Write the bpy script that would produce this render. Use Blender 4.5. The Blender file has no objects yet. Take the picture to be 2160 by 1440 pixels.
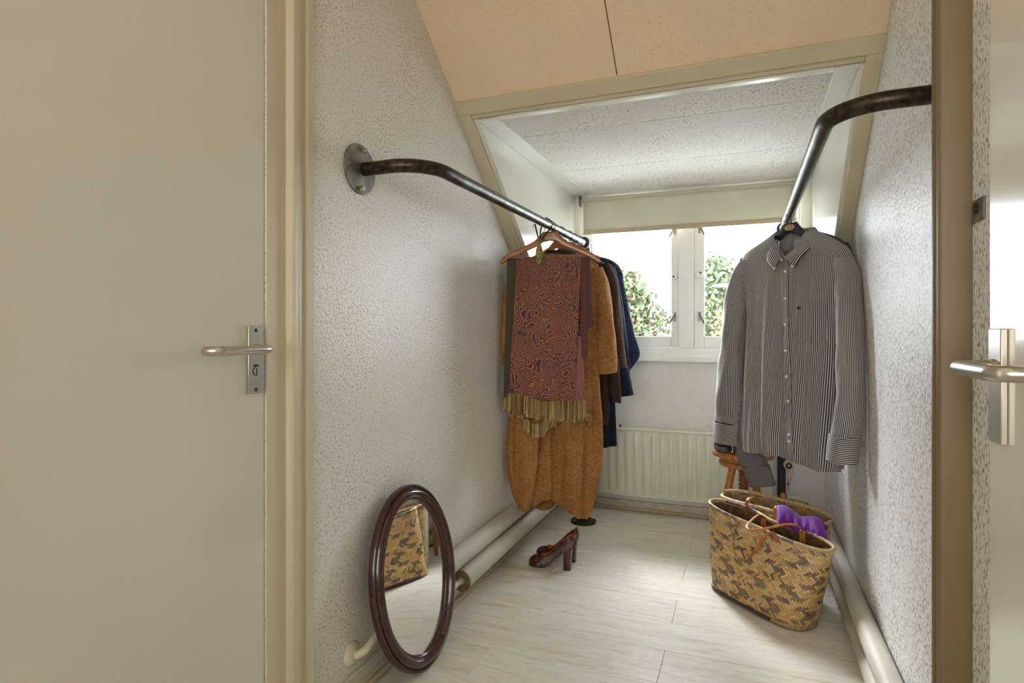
import bpy, bmesh, math, random
import numpy as np
from mathutils import Vector, Matrix
random.seed(7)
SC = bpy.context.scene
COL = SC.collection
R = math.radians

# ------------------------------------------------------------------ camera
cam_d = bpy.data.cameras.new('camera'); cam = bpy.data.objects.new('camera', cam_d); COL.objects.link(cam)
cam.location = (0, 0, 1.12); cam.rotation_euler = (R(90), 0, R(21.594))
cam_d.sensor_width = 36; cam_d.lens = 20.633; cam_d.shift_y = -20/2160; cam_d.clip_start = .02
SC.camera = cam

# ------------------------------------------------------------------ sky, sun, daylight, exposure
wd = bpy.data.worlds.new('sky'); SC.world = wd; wd.use_nodes = True
bg = wd.node_tree.nodes['Background']
bg.inputs['Color'].default_value = (.84, .92, 1.0, 1); bg.inputs['Strength'].default_value = 13.5

def light(name, kind, loc, aim, energy, color, **kw):
    d = bpy.data.lights.new(name, kind); d.energy = energy; d.color = color
    for k, v in kw.items(): setattr(d, k, v)
    o = bpy.data.objects.new(name, d); COL.objects.link(o); o.location = loc
    o.rotation_euler = (Vector(aim)-Vector(loc)).to_track_quat('-Z', 'Y').to_euler()
    return o
light('sun', 'SUN', (0, -6, 9), (-1.5, 6, 0), 3.0, (1, .95, .86), angle=R(6))
light('daylight', 'AREA', (-.4, 4.85, 4.2), (-.35, 3.5, .9), 620, (.88, .94, 1.0), shape='RECTANGLE', size=2.6, size_y=1.7)
light('daylight_side', 'AREA', (-2.5, 6.0, 3.6), (.3, 2.4, .2), 750, (.90, .95, 1.0), shape='RECTANGLE', size=1.7, size_y=2.2)
light('landing_top_fill', 'AREA', (-.38, -.1, 2.42), (-.38, -.1, 0), 2, (1, .92, .80), shape='RECTANGLE', size=1.2, size_y=2.2)  # added overhead fill light over the unseen landing
light('landing_back_fill', 'AREA', (-.38, -1.46, 1.45), (-.38, 0, 1.40), 7, (1, .96, .9), shape='RECTANGLE', size=1.2, size_y=1.5, spread=R(95))  # added fill light behind the camera, lifts the back wall and garment fronts
SC.view_settings.view_transform = 'Standard'; SC.view_settings.look = 'None'
SC.view_settings.exposure = .73; SC.view_settings.gamma = 1; SC.view_settings.use_curve_mapping = False

# ------------------------------------------------------------------ materials
def lin(r, g, b):
    f = lambda c: (c/255/12.92) if c/255 <= .04045 else ((c/255+.055)/1.055)**2.4
    return (f(r), f(g), f(b), 1)
class NT:
    def __init__(s, name):
        s.m = bpy.data.materials.new(name); s.m.use_nodes = True
        s.t = s.m.node_tree; s.b = s.t.nodes['Principled BSDF']
        s.tc = s.t.nodes.new('ShaderNodeTexCoord')
    def n(s, typ, **kw):
        o = s.t.nodes.new('ShaderNode'+typ)
        for k, v in kw.items():
            if k in o.inputs: o.inputs[k].default_value = v
            else: setattr(o, k, v)
        return o
    def l(s, a, b): s.t.links.new(a, b)
    def set(s, **kw):
        for k, v in kw.items(): s.b.inputs[k.replace('_', ' ')].default_value = v
    def coord(s, kind='Object', scale=(1, 1, 1), rot=(0, 0, 0)):
        mp = s.n('Mapping'); mp.inputs['Scale'].default_value = scale; mp.inputs['Rotation'].default_value = rot
        s.l(s.tc.outputs[kind], mp.inputs['Vector']); return mp.outputs['Vector']
    def noise(s, vec, scale, detail=3, rough=.55, dist=0):
        o = s.n('TexNoise'); o.inputs['Scale'].default_value = scale; o.inputs['Detail'].default_value = detail
        o.inputs['Roughness'].default_value = rough; o.inputs['Distortion'].default_value = dist
        s.l(vec, o.inputs['Vector']); return o.outputs['Fac']
    def ramp(s, fac, stops, interp='LINEAR'):
        o = s.n('ValToRGB'); o.color_ramp.interpolation = interp
        e = o.color_ramp.elements
        while len(e) < len(stops): e.new(.5)
        for i, (p, c) in enumerate(stops):
            e[i].position = p; e[i].color = c if len(c) == 4 else (*c, 1)
        s.l(fac, o.inputs['Fac']); return o.outputs['Color']
    def mix(s, fac, a, b, mode='MIX'):
        o = s.n('Mix', data_type='RGBA', blend_type=mode)
        for sock, v in ((o.inputs[0], fac), (o.inputs[6], a), (o.inputs[7], b)):
            if isinstance(v, (int, float)): sock.default_value = v
            elif isinstance(v, tuple): sock.default_value = v
            else: s.l(v, sock)
        return o.outputs[2]
    def math(s, op, a, b=None):
        o = s.n('Math', operation=op)
        for sock, v in ((o.inputs[0], a), (o.inputs[1], b)):
            if v is None: continue
            if isinstance(v, (int, float)): sock.default_value = v
            else: s.l(v, sock)
        return o.outputs[0]
    def bump(s, h, strength, dist=.01):
        o = s.n('Bump'); o.inputs['Strength'].default_value = strength; o.inputs['Distance'].default_value = dist
        s.l(h, o.inputs['Height']); s.l(o.outputs['Normal'], s.b.inputs['Normal'])
    def col(s, c): 
        if isinstance(c, tuple): s.b.inputs['Base Color'].default_value = c
        else: s.l(c, s.b.inputs['Base Color'])
W3 = (1, 1, 1, 1); K3 = (0, 0, 0, 1)
def plain(name, rgb, rough=.5, metal=0, var=.08, vs=8, bump=0, bs=60, bd=.004, coat=0, rgb2=None, scale=(1, 1, 1), sheen=0, spec=.5):
    m = NT(name); v = m.coord('Object', scale)
    c = lin(*rgb); c2 = lin(*rgb2) if rgb2 else tuple(x*(1-var*2) for x in c[:3])+(1,)
    m.col(m.ramp(m.noise(v, vs, 2), [(.3, c2), (.7, c)]))
    m.set(Roughness=rough, Metallic=metal, Coat_Weight=coat, Specular_IOR_Level=spec)
    if coat: m.set(Coat_Roughness=.05)
    if sheen: m.set(Sheen_Weight=sheen, Sheen_Roughness=.4)
    if bump >= .15 or bs < 10: m.bump(m.noise(v, bs, 1), bump, bd)
    return m.m
def plaster(name, rgb, speck, rough=.42, amount=.5, s1=150, thr=.60, bstr=.45, sc=(1, 1, 1), spec=.5):
    m = NT(name); v = m.coord('Object', sc)
    n1 = m.noise(v, s1, 1, .5); n2 = m.noise(v, 4, 1); n3 = m.noise(v, 120, 1)
    f = m.math('ADD', n1, m.math('MULTIPLY', m.math('SUBTRACT', n2, .5), .22))
    sp = m.ramp(f, [(thr, K3), (thr+.05, W3)])
    base = m.ramp(n2, [(.3, tuple(x*.95 for x in lin(*rgb)[:3])+(1,)), (.7, lin(*rgb))])
    m.col(m.mix(m.math('MULTIPLY', sp, amount), base, lin(*speck)))
    m.bump(n3, bstr*.8, .005); m.set(Roughness=rough, Specular_IOR_Level=spec)
    return m.m
M = {}
M['wall'] = plaster('stippled_plaster', (232, 228, 219), (146, 120, 92), amount=.55, rough=.4)
M['wallR'] = plaster('stippled_plaster_pitted', (236, 235, 231), (120, 98, 76), rough=.4, amount=.7, s1=120, thr=.585, bstr=.8, sc=(1, 1.5, .8), spec=.6)
M['slope'] = plaster('peach_acoustic_board', (234, 211, 178), (160, 118, 84), rough=.8, amount=.22, s1=130, thr=.65, bstr=.25, spec=.2)
M['dormer'] = plaster('flecked_acoustic_board', (238, 234, 226), (126, 100, 76), rough=.8, amount=.65, s1=110, thr=.63, bstr=.2, spec=.2)
M['backwall'] = plaster('rough_paint', (234, 230, 222), (170, 155, 138), rough=.55, amount=.25, bstr=.6)
M['gloss'] = plain('ivory_gloss_paint', (222, 214, 192), .22, var=.03, vs=2, bump=.05, bs=9, bd=.01)
M['greengloss'] = plain('pale_gloss_paint', (230, 228, 214), .2, var=.03, vs=2, bump=.06, bs=7, bd=.01)
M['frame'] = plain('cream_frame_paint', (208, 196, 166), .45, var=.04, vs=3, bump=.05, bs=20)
M['frame_shaded'] = plain('shaded_post_paint', (124, 105, 74), .45, var=.05, vs=5, bump=.1, bs=150)  # frame paint darkened for the post, its shade put into the colour
M['door'] = plain('door_lacquer', (217, 210, 194), .16, var=.02, vs=1.5, bump=.04, bs=5, bd=.01, coat=.3)
M['white'] = plain('white_window_paint', (230, 229, 220), .3, var=.03, vs=4)
M['base'] = plain('worn_white_paint', (216, 210, 192), .4, var=.1, vs=14, bump=.2, bs=40, rgb2=(178, 168, 148), scale=(1, .25, 3))
M['basewood'] = plain('pale_plinth', (196, 180, 144), .5, var=.1, vs=10, scale=(1, .2, 3))
M['rad'] = plain('radiator_enamel', (230, 227, 208), .35, var=.04, vs=4)
M['foam'] = plain('pipe_insulation', (206, 202, 186), .55, var=.1, vs=9, rgb2=(180, 172, 154), bump=.15, bs=30, scale=(1, .3, 1))
M['foamcut'] = plain('insulation_cut', (150, 128, 88), .9, var=.2, vs=90)
M['pipe'] = plain('painted_pipe', (214, 206, 180), .3, var=.04)
M['steel'] = plain('raw_steel', (118, 118, 112), .42, metal=1, var=.2, vs=30, rgb2=(78, 76, 70), bump=.05, bs=120)
M['rust'] = plain('browned_steel', (86, 74, 62), .4, metal=.85, var=.3, vs=60, rgb2=(46, 38, 32), scale=(1, 1, 1), bump=.08, bs=200)
M['zinc'] = plain('zinc_plate', (150, 148, 138), .45, metal=.8, var=.15, vs=25, rgb2=(112, 110, 100))
M['bolt'] = plain('bolt_steel', (196, 186, 160), .35, metal=.9)
M['alu'] = plain('satin_aluminium', (206, 200, 188), .28, metal=1, var=.04, vs=40)
M['dark'] = plain('dark_slot', (48, 42, 34), .6)
M['rubber'] = plain('black_rubber', (44, 46, 50), .55)
M['wire'] = plain('dark_wire', (60, 56, 52), .35, metal=.9)
M['black'] = plain('black_fabric', (22, 22, 24), .8)
M['hook'] = plain('pine_hook', (186, 150, 100), .5)
M['blind'] = plain('roller_fabric', (214, 207, 190), .85, var=.04, vs=5, bump=.1, bs=500, bd=.001)
M['blindbar'] = plain('blind_hem', (186, 170, 142), .8, var=.06, vs=30)
M['hanger'] = plain('varnished_beech', (176, 112, 60), .32, var=.15, vs=14, rgb2=(140, 82, 40), scale=(.4, 2, 4), coat=.2)
M['hangerdark'] = plain('navy_lacquer_wood', (30, 34, 48), .35, var=.1)
M['label'] = plain('tan_sticker', (196, 164, 112), .5, var=.05)
M['ink'] = plain('ink', (60, 44, 30), .6)
M['leather'] = plain('tan_leather', (190, 122, 58), .38, var=.12, vs=30, rgb2=(150, 86, 42), bump=.1, bs=250)
M['brass'] = plain('brass_rivet', (190, 150, 84), .3, metal=.9)
M['purple'] = plain('purple_cotton', (112, 28, 150), .75, var=.08, vs=12, sheen=.3)
M['charcoal'] = plain('charcoal_knit', (44, 46, 50), .9, bump=.3, bs=200)
M['grey'] = plain('grey_rubber', (88, 92, 92), .5, var=.08)
M['patent'] = plain('oxblood_patent', (80, 24, 30), .12, var=.1, vs=20, coat=.9, rgb2=(60, 18, 24))
M['lining'] = plain('tan_lining', (188, 116, 50), .5, var=.05)
M['mahogany'] = plain('mahogany', (66, 32, 24), .22, var=.1, vs=40, rgb2=(52, 24, 18), coat=.4, scale=(1, 1, .5))
M['mirrorback'] = plain('backing_board', (96, 76, 56), .8)
M['cord'] = plain('jute_cord', (176, 146, 98), .8)
M['paper'] = plain('cream_card', (214, 200, 164), .7)
M['tagblack'] = plain('tag_black', (36, 40, 46), .6)
m = NT('mirror_glass'); m.col((.86, .88, .87, 1)); m.set(Metallic=1, Roughness=.015); M['mirror'] = m.m
m = NT('window_glass')
tr = m.n('BsdfTransparent'); gl = m.n('BsdfGlossy', Roughness=.02); fr = m.n('Fresnel', IOR=1.2); mx = m.n('MixShader')
m.l(fr.outputs[0], mx.inputs[0]); m.l(tr.outputs[0], mx.inputs[1]); m.l(gl.outputs[0], mx.inputs[2])
m.l(mx.outputs[0], m.t.nodes['Material Output'].inputs['Surface']); M['glass'] = m.m
# laminate plank: pale ash, grain along x
m = NT('ash_laminate'); oi = m.n('ObjectInfo')
mp = m.n('Mapping'); mp.inputs['Scale'].default_value = (1.1, 9, 1); m.l(m.tc.outputs['Object'], mp.inputs['Vector'])
off = m.n('Combine' + 'XYZ'); m.l(m.math('MULTIPLY', oi.outputs['Random'], 31.), off.inputs[0]); m.l(m.math('MULTIPLY', oi.outputs['Random'], 17.), off.inputs[1])
m.l(off.outputs[0], mp.inputs['Location']); v = mp.outputs['Vector']
g1 = m.noise(v, 3.2, 4, .62, .9); g2 = m.noise(v, 22, 2, .6); kn = m.noise(v, 1.1, 1, .5, 1.4)
c = m.ramp(g1, [(.28, lin(196, 182, 158)), (.42, lin(224, 216, 200)), (.60, lin(234, 229, 219)), (.8, lin(229, 222, 208))])
c = m.mix(m.ramp(g2, [(.35, (.35, .35, .35)), (.6, K3)]), c, lin(186, 166, 136))
c = m.mix(m.ramp(kn, [(.64, K3), (.74, (.5, .5, .5))]), c, lin(182, 156, 120))
c = m.mix(.16, c, m.ramp(oi.outputs['Random'], [(0, lin(208, 192, 162)), (1, lin(240, 234, 220))]))
m.col(c); m.set(Roughness=.4, Specular_IOR_Level=.5); M['plank'] = m.m
def wood(name, a, b, rough=.35, scale=(2, 2, .35), coat=.2):
    m = NT(name); v = m.coord('Object', scale)
    g = m.noise(v, 16, 5, .6, 1.6)
    m.col(m.ramp(g, [(.3, lin(*b)), (.55, lin(*a)), (.75, tuple(x*.8 for x in lin(*a)[:3])+(1,))]))
    m.set(Roughness=rough, Coat_Weight=coat); return m.m
M['pine'] = wood('honey_pine', (190, 122, 56), (128, 70, 26))
M['pinering'] = wood('honey_pine_round', (182, 116, 56), (116, 64, 26), scale=(1, 3, 1))
M['screwwood'] = wood('dark_turned_wood', (134, 74, 36), (86, 42, 20))
# fabrics with UV in metres
def uv(m, su=1, sv=1):
    mp = m.n('Mapping'); mp.inputs['Scale'].default_value = (su, sv, 1)
    m.l(m.tc.outputs['UV'], mp.inputs['Vector']); return mp.outputs['Vector']
def striped(name, horiz=False, pitch=.0068, a=(26, 25, 33), b=(200, 196, 190)):
    m = NT(name); sep = m.n('SeparateXYZ'); m.l(m.tc.outputs['UV'], sep.inputs[0])
    x = m.math('MULTIPLY', sep.outputs[1 if horiz else 0], 1/pitch)
    w = m.math('ABSOLUTE', m.math('SUBTRACT', m.math('FRACT', x), .5))
    m.col(m.ramp(w, [(.19, lin(*b)), (.26, lin(*a))])); m.set(Roughness=.75, Sheen_Weight=.15); return m.m
M['stripe'] = striped('navy_white_stripe'); M['stripeH'] = striped('navy_white_stripe_across', True)
def velour(name, a, b, sheen=.6, vs=9):
    m = NT(name); v = m.coord('Object')
    n = m.mix(.6, m.noise(v, vs, 3, .65, .8), m.noise(v, 90, 1, .6))
    m.col(m.ramp(n, [(.35, lin(*b)), (.62, lin(*a))])); m.set(Roughness=.85, Sheen_Weight=sheen, Sheen_Roughness=.35, Specular_IOR_Level=.15)
    m.b.inputs['Sheen Tint'].default_value = lin(*a)
    m.bump(m.noise(v, 160, 1), .15, .002); return m.m
M['velour'] = velour('caramel_velour', (170, 122, 72), (134, 92, 52), .2)
M['brownwool'] = velour('chocolate_wool', (72, 52, 44), (46, 32, 28), .3)
M['navy'] = velour('navy_velvet', (28, 34, 52), (12, 15, 26), .3)
M['navycr'] = velour('navy_crinkle', (44, 56, 86), (18, 22, 38), .3, 40)
M['taupe'] = velour('taupe_jersey', (96, 88, 76), (72, 66, 58), .3)
m = NT('grey_melange_knit'); v = uv(m); wv = m.n('TexWave', wave_type='BANDS', bands_direction='Y'); wv.inputs['Scale'].default_value = 52; wv.inputs['Distortion'].default_value = 1.2; wv.inputs['Detail'].default_value = 2; m.l(v, wv.inputs['Vector'])
n = m.noise(v, 420, 2); c = m.ramp(n, [(.35, lin(110, 104, 108)), (.65, lin(205, 198, 200))]); c = m.mix(m.math('MULTIPLY', wv.outputs['Fac'], .35), lin(110, 104, 112), c); m.col(c)
m.bump(wv.outputs['Fac'], .6, .004); m.set(Roughness=.95); M['knit'] = m.m
# paisley jacquard
m = NT('paisley_jacquard'); v = uv(m)
d = m.n('TexNoise'); d.inputs['Scale'].default_value = 11; d.inputs['Detail'].default_value = 1; m.l(v, d.inputs['Vector'])
vv = m.n('VectorMath', operation='ADD'); sc_ = m.n('VectorMath', operation='SCALE'); sc_.inputs['Scale'].default_value = .07
m.l(d.outputs['Color'], sc_.inputs[0]); m.l(v, vv.inputs[0]); m.l(sc_.outputs[0], vv.inputs[1])
vo = m.n('TexVoronoi'); vo.inputs['Scale'].default_value = 14; m.l(vv.outputs[0], vo.inputs['Vector'])
rings = m.math('SINE', m.math('MULTIPLY', vo.outputs['Distance'], 52))
v2 = m.n('TexVoronoi'); v2.inputs['Scale'].default_value = 105; m.l(vv.outputs[0], v2.inputs['Vector'])
dots = m.ramp(v2.outputs['Distance'], [(.25, W3), (.4, K3)])
wv = m.n('TexWave'); wv.inputs['Scale'].default_value = 26; wv.inputs['Distortion'].default_value = 9; wv.inputs['Detail'].default_value = 1; wv.inputs['Detail Scale'].default_value = 3; m.l(vv.outputs[0], wv.inputs['Vector'])
base = m.mix(m.ramp(m.noise(v, 5, 2), [(.3, K3), (.7, W3)]), lin(188, 96, 52), lin(150, 78, 46))
c = m.mix(m.ramp(rings, [(.0, K3), (.25, W3)]), base, lin(44, 42, 56))
c = m.mix(m.math('MULTIPLY', dots, m.ramp(wv.outputs['Fac'], [(.5, K3), (.62, W3)])), c, lin(62, 52, 58))
c = m.mix(m.math('MULTIPLY', m.ramp(wv.outputs['Fac'], [(.2, W3), (.3, K3)]), .7), c, lin(112, 94, 82)); m.col(c)
m.set(Roughness=.8, Sheen_Weight=.2); m.bump(rings, .08, .002); M['paisley'] = m.m
def weft(name, a, b, s):
    m = NT(name); v = uv(m, 1, 4); m.col(m.ramp(m.noise(v, s, 3), [(.38, lin(*a)), (.62, lin(*b))])); m.set(Roughness=.85); return m.m
M['scarfdark'] = weft('scarf_reverse_dark', (40, 34, 26), (92, 80, 56), 190)
M['scarfpink'] = weft('scarf_reverse_rose', (104, 46, 52), (168, 112, 108), 150)
M['scarfedge'] = weft('scarf_border', (34, 34, 48), (126, 70, 52), 150)
M['fringe'] = weft('olive_fringe', (86, 66, 30), (178, 150, 88), 260)
m = NT('sachet_print'); v = m.coord(); m.col(m.ramp(m.noise(v, 55, 2, .5, 2.5), [(.3, lin(40, 46, 60)), (.45, lin(70, 110, 50)), (.55, lin(190, 140, 60)), (.7, lin(120, 150, 70))])); m.set(Roughness=.6); M['sachet'] = m.m
def vcol(name, rough=.55, grain=1):
    m = NT(name); a = m.n('Attribute', attribute_name='Col'); v = uv(m, 6, 1)
    c = m.mix(.35, a.outputs['Color'], m.ramp(m.noise(v, 260, 3), [(.3, (.25, .2, .15)), (.7, (1, .95, .85))]), 'MULTIPLY'); m.col(c)
    m.set(Roughness=rough); return m.m
M['weave'] = vcol('woven_palm_strip')
M['leaf'] = (lambda m: (m.col(m.n('Attribute', attribute_name='Col').outputs['Color']), m.set(Roughness=.7), m.m)[2])(NT('leaf'))
M['bark'] = plain('bark', (96, 84, 70), .9, var=.2, vs=20)
M['lamp'] = plain('lamp_shell', (226, 228, 230), .35)
M['lawn'] = plain('pale_paving', (172, 174, 172), .9, var=.2, vs=3)

# ------------------------------------------------------------------ geometry helpers
def emp(name, loc=(0, 0, 0), rz=0, parent=None):
    o = bpy.data.objects.new(name, None); COL.objects.link(o); o.location = loc; o.rotation_euler = (0, 0, rz)
    o.empty_display_size = .05
    if parent: o.parent = parent
    return o
def tag(o, label, cat, group=None):
    o['label'] = label; o['category'] = cat
    if group: o['group'] = group
    return o
def st(o): o['kind'] = 'structure'; return o
class MB:
    def __init__(s): s.v = []; s.f = []; s.uv = []; s.c = []; s.mi = []
    def add(s, vs, fs, uvs=None, col=None, mi=0):
        o = len(s.v); s.v += [tuple(v) for v in vs]
        for k, f in enumerate(fs):
            s.f.append([o+i for i in f]); s.mi.append(mi)
            s.uv.append([uvs[i] for i in f] if uvs else [(0, 0)]*len(f)); s.c.append(col or (1, 1, 1))
        return s
    def box(s, x0, x1, y0, y1, z0, z1, mi=0):
        return s.add([(x, y, z) for x in (x0, x1) for y in (y0, y1) for z in (z0, z1)],
                     [(0, 1, 3, 2), (4, 6, 7, 5), (0, 4, 5, 1), (2, 3, 7, 6), (0, 2, 6, 4), (1, 5, 7, 3)], mi=mi)
    def hexa(s, p): # 8 points ordered as box
        return s.add(p, [(0, 1, 3, 2), (4, 6, 7, 5), (0, 4, 5, 1), (2, 3, 7, 6), (0, 2, 6, 4), (1, 5, 7, 3)])
    def rings(s, rs, cap=True, closed=True, uvf=None, col=None, loop=False):
        n = len(rs[0]); vs = [p for r in rs for p in r]; fs = []; m = n if closed else n-1
        for i in range(len(rs)-(0 if loop else 1)):
            i2 = (i+1) % len(rs)
            for j in range(m):
                a, b = i*n+j, i*n+(j+1) % n; c, d = i2*n+(j+1) % n, i2*n+j
                fs.append((a, b, c, d))
        o = len(s.v); s.v += [tuple(v) for v in vs]
        for f in fs:
            s.f.append([o+k for k in f]); s.mi.append(0); s.c.append(col or (1, 1, 1))
            if uvf:
                u = []
                for t, k in enumerate(f):
                    i, j = divmod(k, n)
                    if closed and j == 0 and t in (1, 2): j = n
                    u.append(uvf(i, j))
                s.uv.append(u)
            else: s.uv.append([(0, 0)]*4)
        if cap and closed and not loop:
            for k, rev in ((0, True), (len(rs)-1, False)):
                idx = [o+k*n+j for j in range(n)]
                s.f.append(idx[::-1] if rev else idx); s.mi.append(0); s.c.append(col or (1, 1, 1)); s.uv.append([(0, 0)]*n)
        return s
    def tube(s, pts, r, n=14, cap=True, rr=None, flat=None, loop=False, col=None, upv=None):
        P = [Vector(p) for p in pts]; rs = []; prev = None; L = len(P); acc = 0; us = []
        for i, p in enumerate(P):
            if loop: t = P[(i+1) % L]-P[i-1]
            else: t = (P[min(i+1, L-1)]-P[max(i-1, 0)])
            t = t.normalized() if t.length > 1e-9 else Vector((0, 0, 1))
            if prev is None:
                up = Vector(upv) if upv else (Vector((0, 0, 1)) if abs(t.z) < .9 else Vector((0, 1, 0)))
                a = t.cross(up).normalized()
            else: a = (prev - t*prev.dot(t)).normalized()
            prev = a; b = t.cross(a)
            q = rr[i] if rr else r; q2 = q*flat if flat else q
            if i: acc += (P[i]-P[i-1]).length
            us.append(acc)
            rs.append([p + a*(q*math.cos(2*math.pi*k/n)) + b*(q2*math.sin(2*math.pi*k/n)) for k in range(n)])
        return s.rings(rs, cap, True, lambda i, j: (j/n*2*math.pi*r, us[i % L]), col, loop)
    def lathe(s, prof, n=32, o=(0, 0, 0), ax='z', cap=True):
        rs = []
        for (r, h) in prof:
            ring = []
            for k in range(n):
                a = 2*math.pi*k/n; x, y = r*math.cos(a), r*math.sin(a)
                p = {'z': (x, y, h), 'x': (h, x, y), 'y': (y, h, x)}[ax]
                ring.append((p[0]+o[0], p[1]+o[1], p[2]+o[2]))
            rs.append(ring)
        return s.rings(rs, cap)
    def prism(s, poly, d0, d1, plane='xz'):
        n = len(poly)
        P = (lambda a, b, d: (a, d, b)) if plane == 'xz' else ((lambda a, b, d: (d, a, b)) if plane == 'yz' else (lambda a, b, d: (a, b, d)))
        vs = [P(a, b, d0) for a, b in poly]+[P(a, b, d1) for a, b in poly]
        return s.add(vs, [tuple(range(n))[::-1], tuple(range(n, 2*n))]+[(i, (i+1) % n, n+(i+1) % n, n+i) for i in range(n)])
    def sheet(s, fn, nu, nv, uvs=(1, 1)):
        vs = []; u = []
        for j in range(nv+1):
            for i in range(nu+1):
                vs.append(fn(i/nu, j/nv)); u.append((i/nu*uvs[0], j/nv*uvs[1]))
        return s.add(vs, [(j*(nu+1)+i, j*(nu+1)+i+1, (j+1)*(nu+1)+i+1, (j+1)*(nu+1)+i) for j in range(nv) for i in range(nu)], u)
    def mesh(s, name, mat, smooth=True, normals=True):
        me = bpy.data.meshes.new(name); me.from_pydata(s.v, [], s.f)
        for x in (mat if isinstance(mat, list) else [mat]): me.materials.append(M[x])
        ul = me.uv_layers.new(name='UVMap'); ul.data.foreach_set('uv', [c for f in s.uv for q in f for c in q])
        if any(c != (1, 1, 1) for c in s.c):
            ca = me.color_attributes.new('Col', 'FLOAT_COLOR', 'CORNER')
            ca.data.foreach_set('color', [x for f, c in zip(s.f, s.c) for _ in f for x in (*c, 1)])
        if any(s.mi): me.polygons.foreach_set('material_index', s.mi)
        if normals:
            bm = bmesh.new(); bm.from_mesh(me); bmesh.ops.recalc_face_normals(bm, faces=bm.faces); bm.to_mesh(me); bm.free()
        if smooth:
            me.polygons.foreach_set('use_smooth', [True]*len(me.polygons))
            me.set_sharp_from_angle(angle=R(38))
        me.update(); return me
    def build(s, name, mat, parent=None, smooth=True, bevel=0, solid=0, loc=None, normals=True, sub=0):
        o = bpy.data.objects.new(name, s.mesh(name, mat, smooth, normals)); COL.objects.link(o)
        if parent: o.parent = parent
        if loc: o.location = loc
        if solid:
            md = o.modifiers.new('solid', 'SOLIDIFY'); md.thickness = solid; md.offset = 0
        if sub:
            md = o.modifiers.new('sub', 'SUBSURF'); md.levels = md.render_levels = sub
        if bevel:
            md = o.modifiers.new('bevel', 'BEVEL'); md.width = bevel; md.segments = 2; md.limit_method = 'ANGLE'
        return o
def B(*a): return MB().box(*a)
def cat(keys, t): # Catmull-Rom through rows at t in [0, K-1]
    K = len(keys); i = min(int(t), K-2); f = t-i
    a, b, c, d = (np.array(keys[max(0, min(K-1, j))], float) for j in (i-1, i, i+1, i+2))
    return .5*((2*b)+(c-a)*f+(2*a-5*b+4*c-d)*f*f+(3*b-a-3*c+d)*f**3)
def spline(keys, n): return [tuple(cat(keys, (len(keys)-1)*k/n)) for k in range(n+1)]

# ================================================================== the setting
XL, XR, YB = -1.12, .422, 3.725
zs = lambda y: 1.9-.815*(y-2.4)
_n = Vector((0, .815, 1)).normalized()
def sboard(x0, x1, y0, y1, o0, o1):
    pts = []
    for x in (x0, x1):
        for y in (y0, y1):
            for o in (o0, o1): pts.append((x, y+_n.y*o, zs(y)+_n.z*o))
    return MB().hexa(pts)
# floor with its laminate planks
fl = st(B(-1.3, .6, -1.6, 3.95, -.05, -.0082).build('floor', 'basewood'))
k = 0; y = 2.12-.206*17
while y < 3.72:
    w = .206; y1 = min(y+w, 3.74); par = round((y-2.12)/.206) % 2
    x = -.84-1.2*1 - (0 if par == 0 else .62)
    while x < XR:
        a, b = max(x, XL), min(x+1.2, XR)
        if b-a > .03:
            B(a+.0004-(a+b)/2, b-.0004-(a+b)/2, .0004-w/2, y1-y-w/2-.0004, -.008, 0).build('plank', 'plank', fl, False, bevel=.0011, loc=((a+b)/2, y+w/2, 0))
        x += 1.2
    y += w
# walls
wl = MB().box(-1.24, XL, 1.146, 3.95, 0, 2.7).box(-1.24, XL, .2, 1.146, 2.12, 2.7).box(-1.24, XL, -1.6, .2, 0, 2.7)
st(wl.build('wall_left', 'wall', None, False))
wr = MB().box(XR, .54, 1.26, 3.95, 0, 2.7)
st(wr.build('wall_right', 'wallR', None, False))
wn = MB().box(.368, .54, -1.6, 1.262, 0, 2.7)
st(wn.build('wall_landing_right', 'wallR', None, False))
st(B(-1.3, .6, -1.7, -1.5, 0, 2.7).build('wall_landing', 'wall', None, False))
st(B(-1.3, .6, -1.7, 1.67, 2.5, 2.6).build('ceiling_landing', 'slope', None, False))
wb = MB().box(-1.24, .54, YB, 3.95, -.05, .944).box(-1.24, -1.04, 3.8, 3.95, .9, 2.2).box(.355, .54, 3.8, 3.95, .9, 2.2).box(-1.24, .54, 3.8, 3.95, 2.02, 2.2)
st(wb.build('wall_back', 'backwall', None, False))
# sloping ceiling boards
ce = st(sboard(-1.24, .54, 1.6, 2.26, .012, .12).build('ceiling', 'dark', None, False))
for a, b in ((XL, -.4435), (-.4405, XR)):
    sboard(a, b, 1.6, 2.2, 0, .0125).build('ceiling_panel', 'slope', ce, False, bevel=.002)
# dormer: cheeks, flat ceiling, trims on the slope
for nm, x0, x1 in (('wall_dormer_left', -1.24, -1.045), ('wall_dormer_right', .36, .54)):
    st(MB().prism([(2.236, 2.04), (3.83, zs(3.83)+.012), (3.83, 2.06), (2.236, 2.06)], x0, x1, 'yz').build(nm, 'greengloss', None, False))
cd = st(B(-1.24, .54, 2.27, 3.95, 2.0352, 2.2).build('ceiling_dormer', 'dark', None, False))
ys = [2.262, 2.546, 3.169, 3.79]
for i in range(3):
    B(-.958, .288, ys[i]+.0018, ys[i+1]-.0018, 2.02, 2.035).build('ceiling_panel', 'dormer', cd, False, bevel=.0015)
tn = [0]
def trim(mb, mat='frame', bevel=.002, name=None):
    tn[0] += 1
    return st(mb.build(name or 'trim_%d' % tn[0], mat, None, True, bevel=bevel))
trim(B(-1.045, -.956, 2.262, 3.79, 2.012, 2.036), 'greengloss')
trim(B(.286, .36, 2.262, 3.79, 2.012, 2.036), 'greengloss')
trim(B(-.956, .286, 2.252, 2.285, 2.012, 2.036), 'greengloss')
trim(B(-.956, .286, 3.76, 3.80, 2.008, 2.036), 'greengloss')
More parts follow.
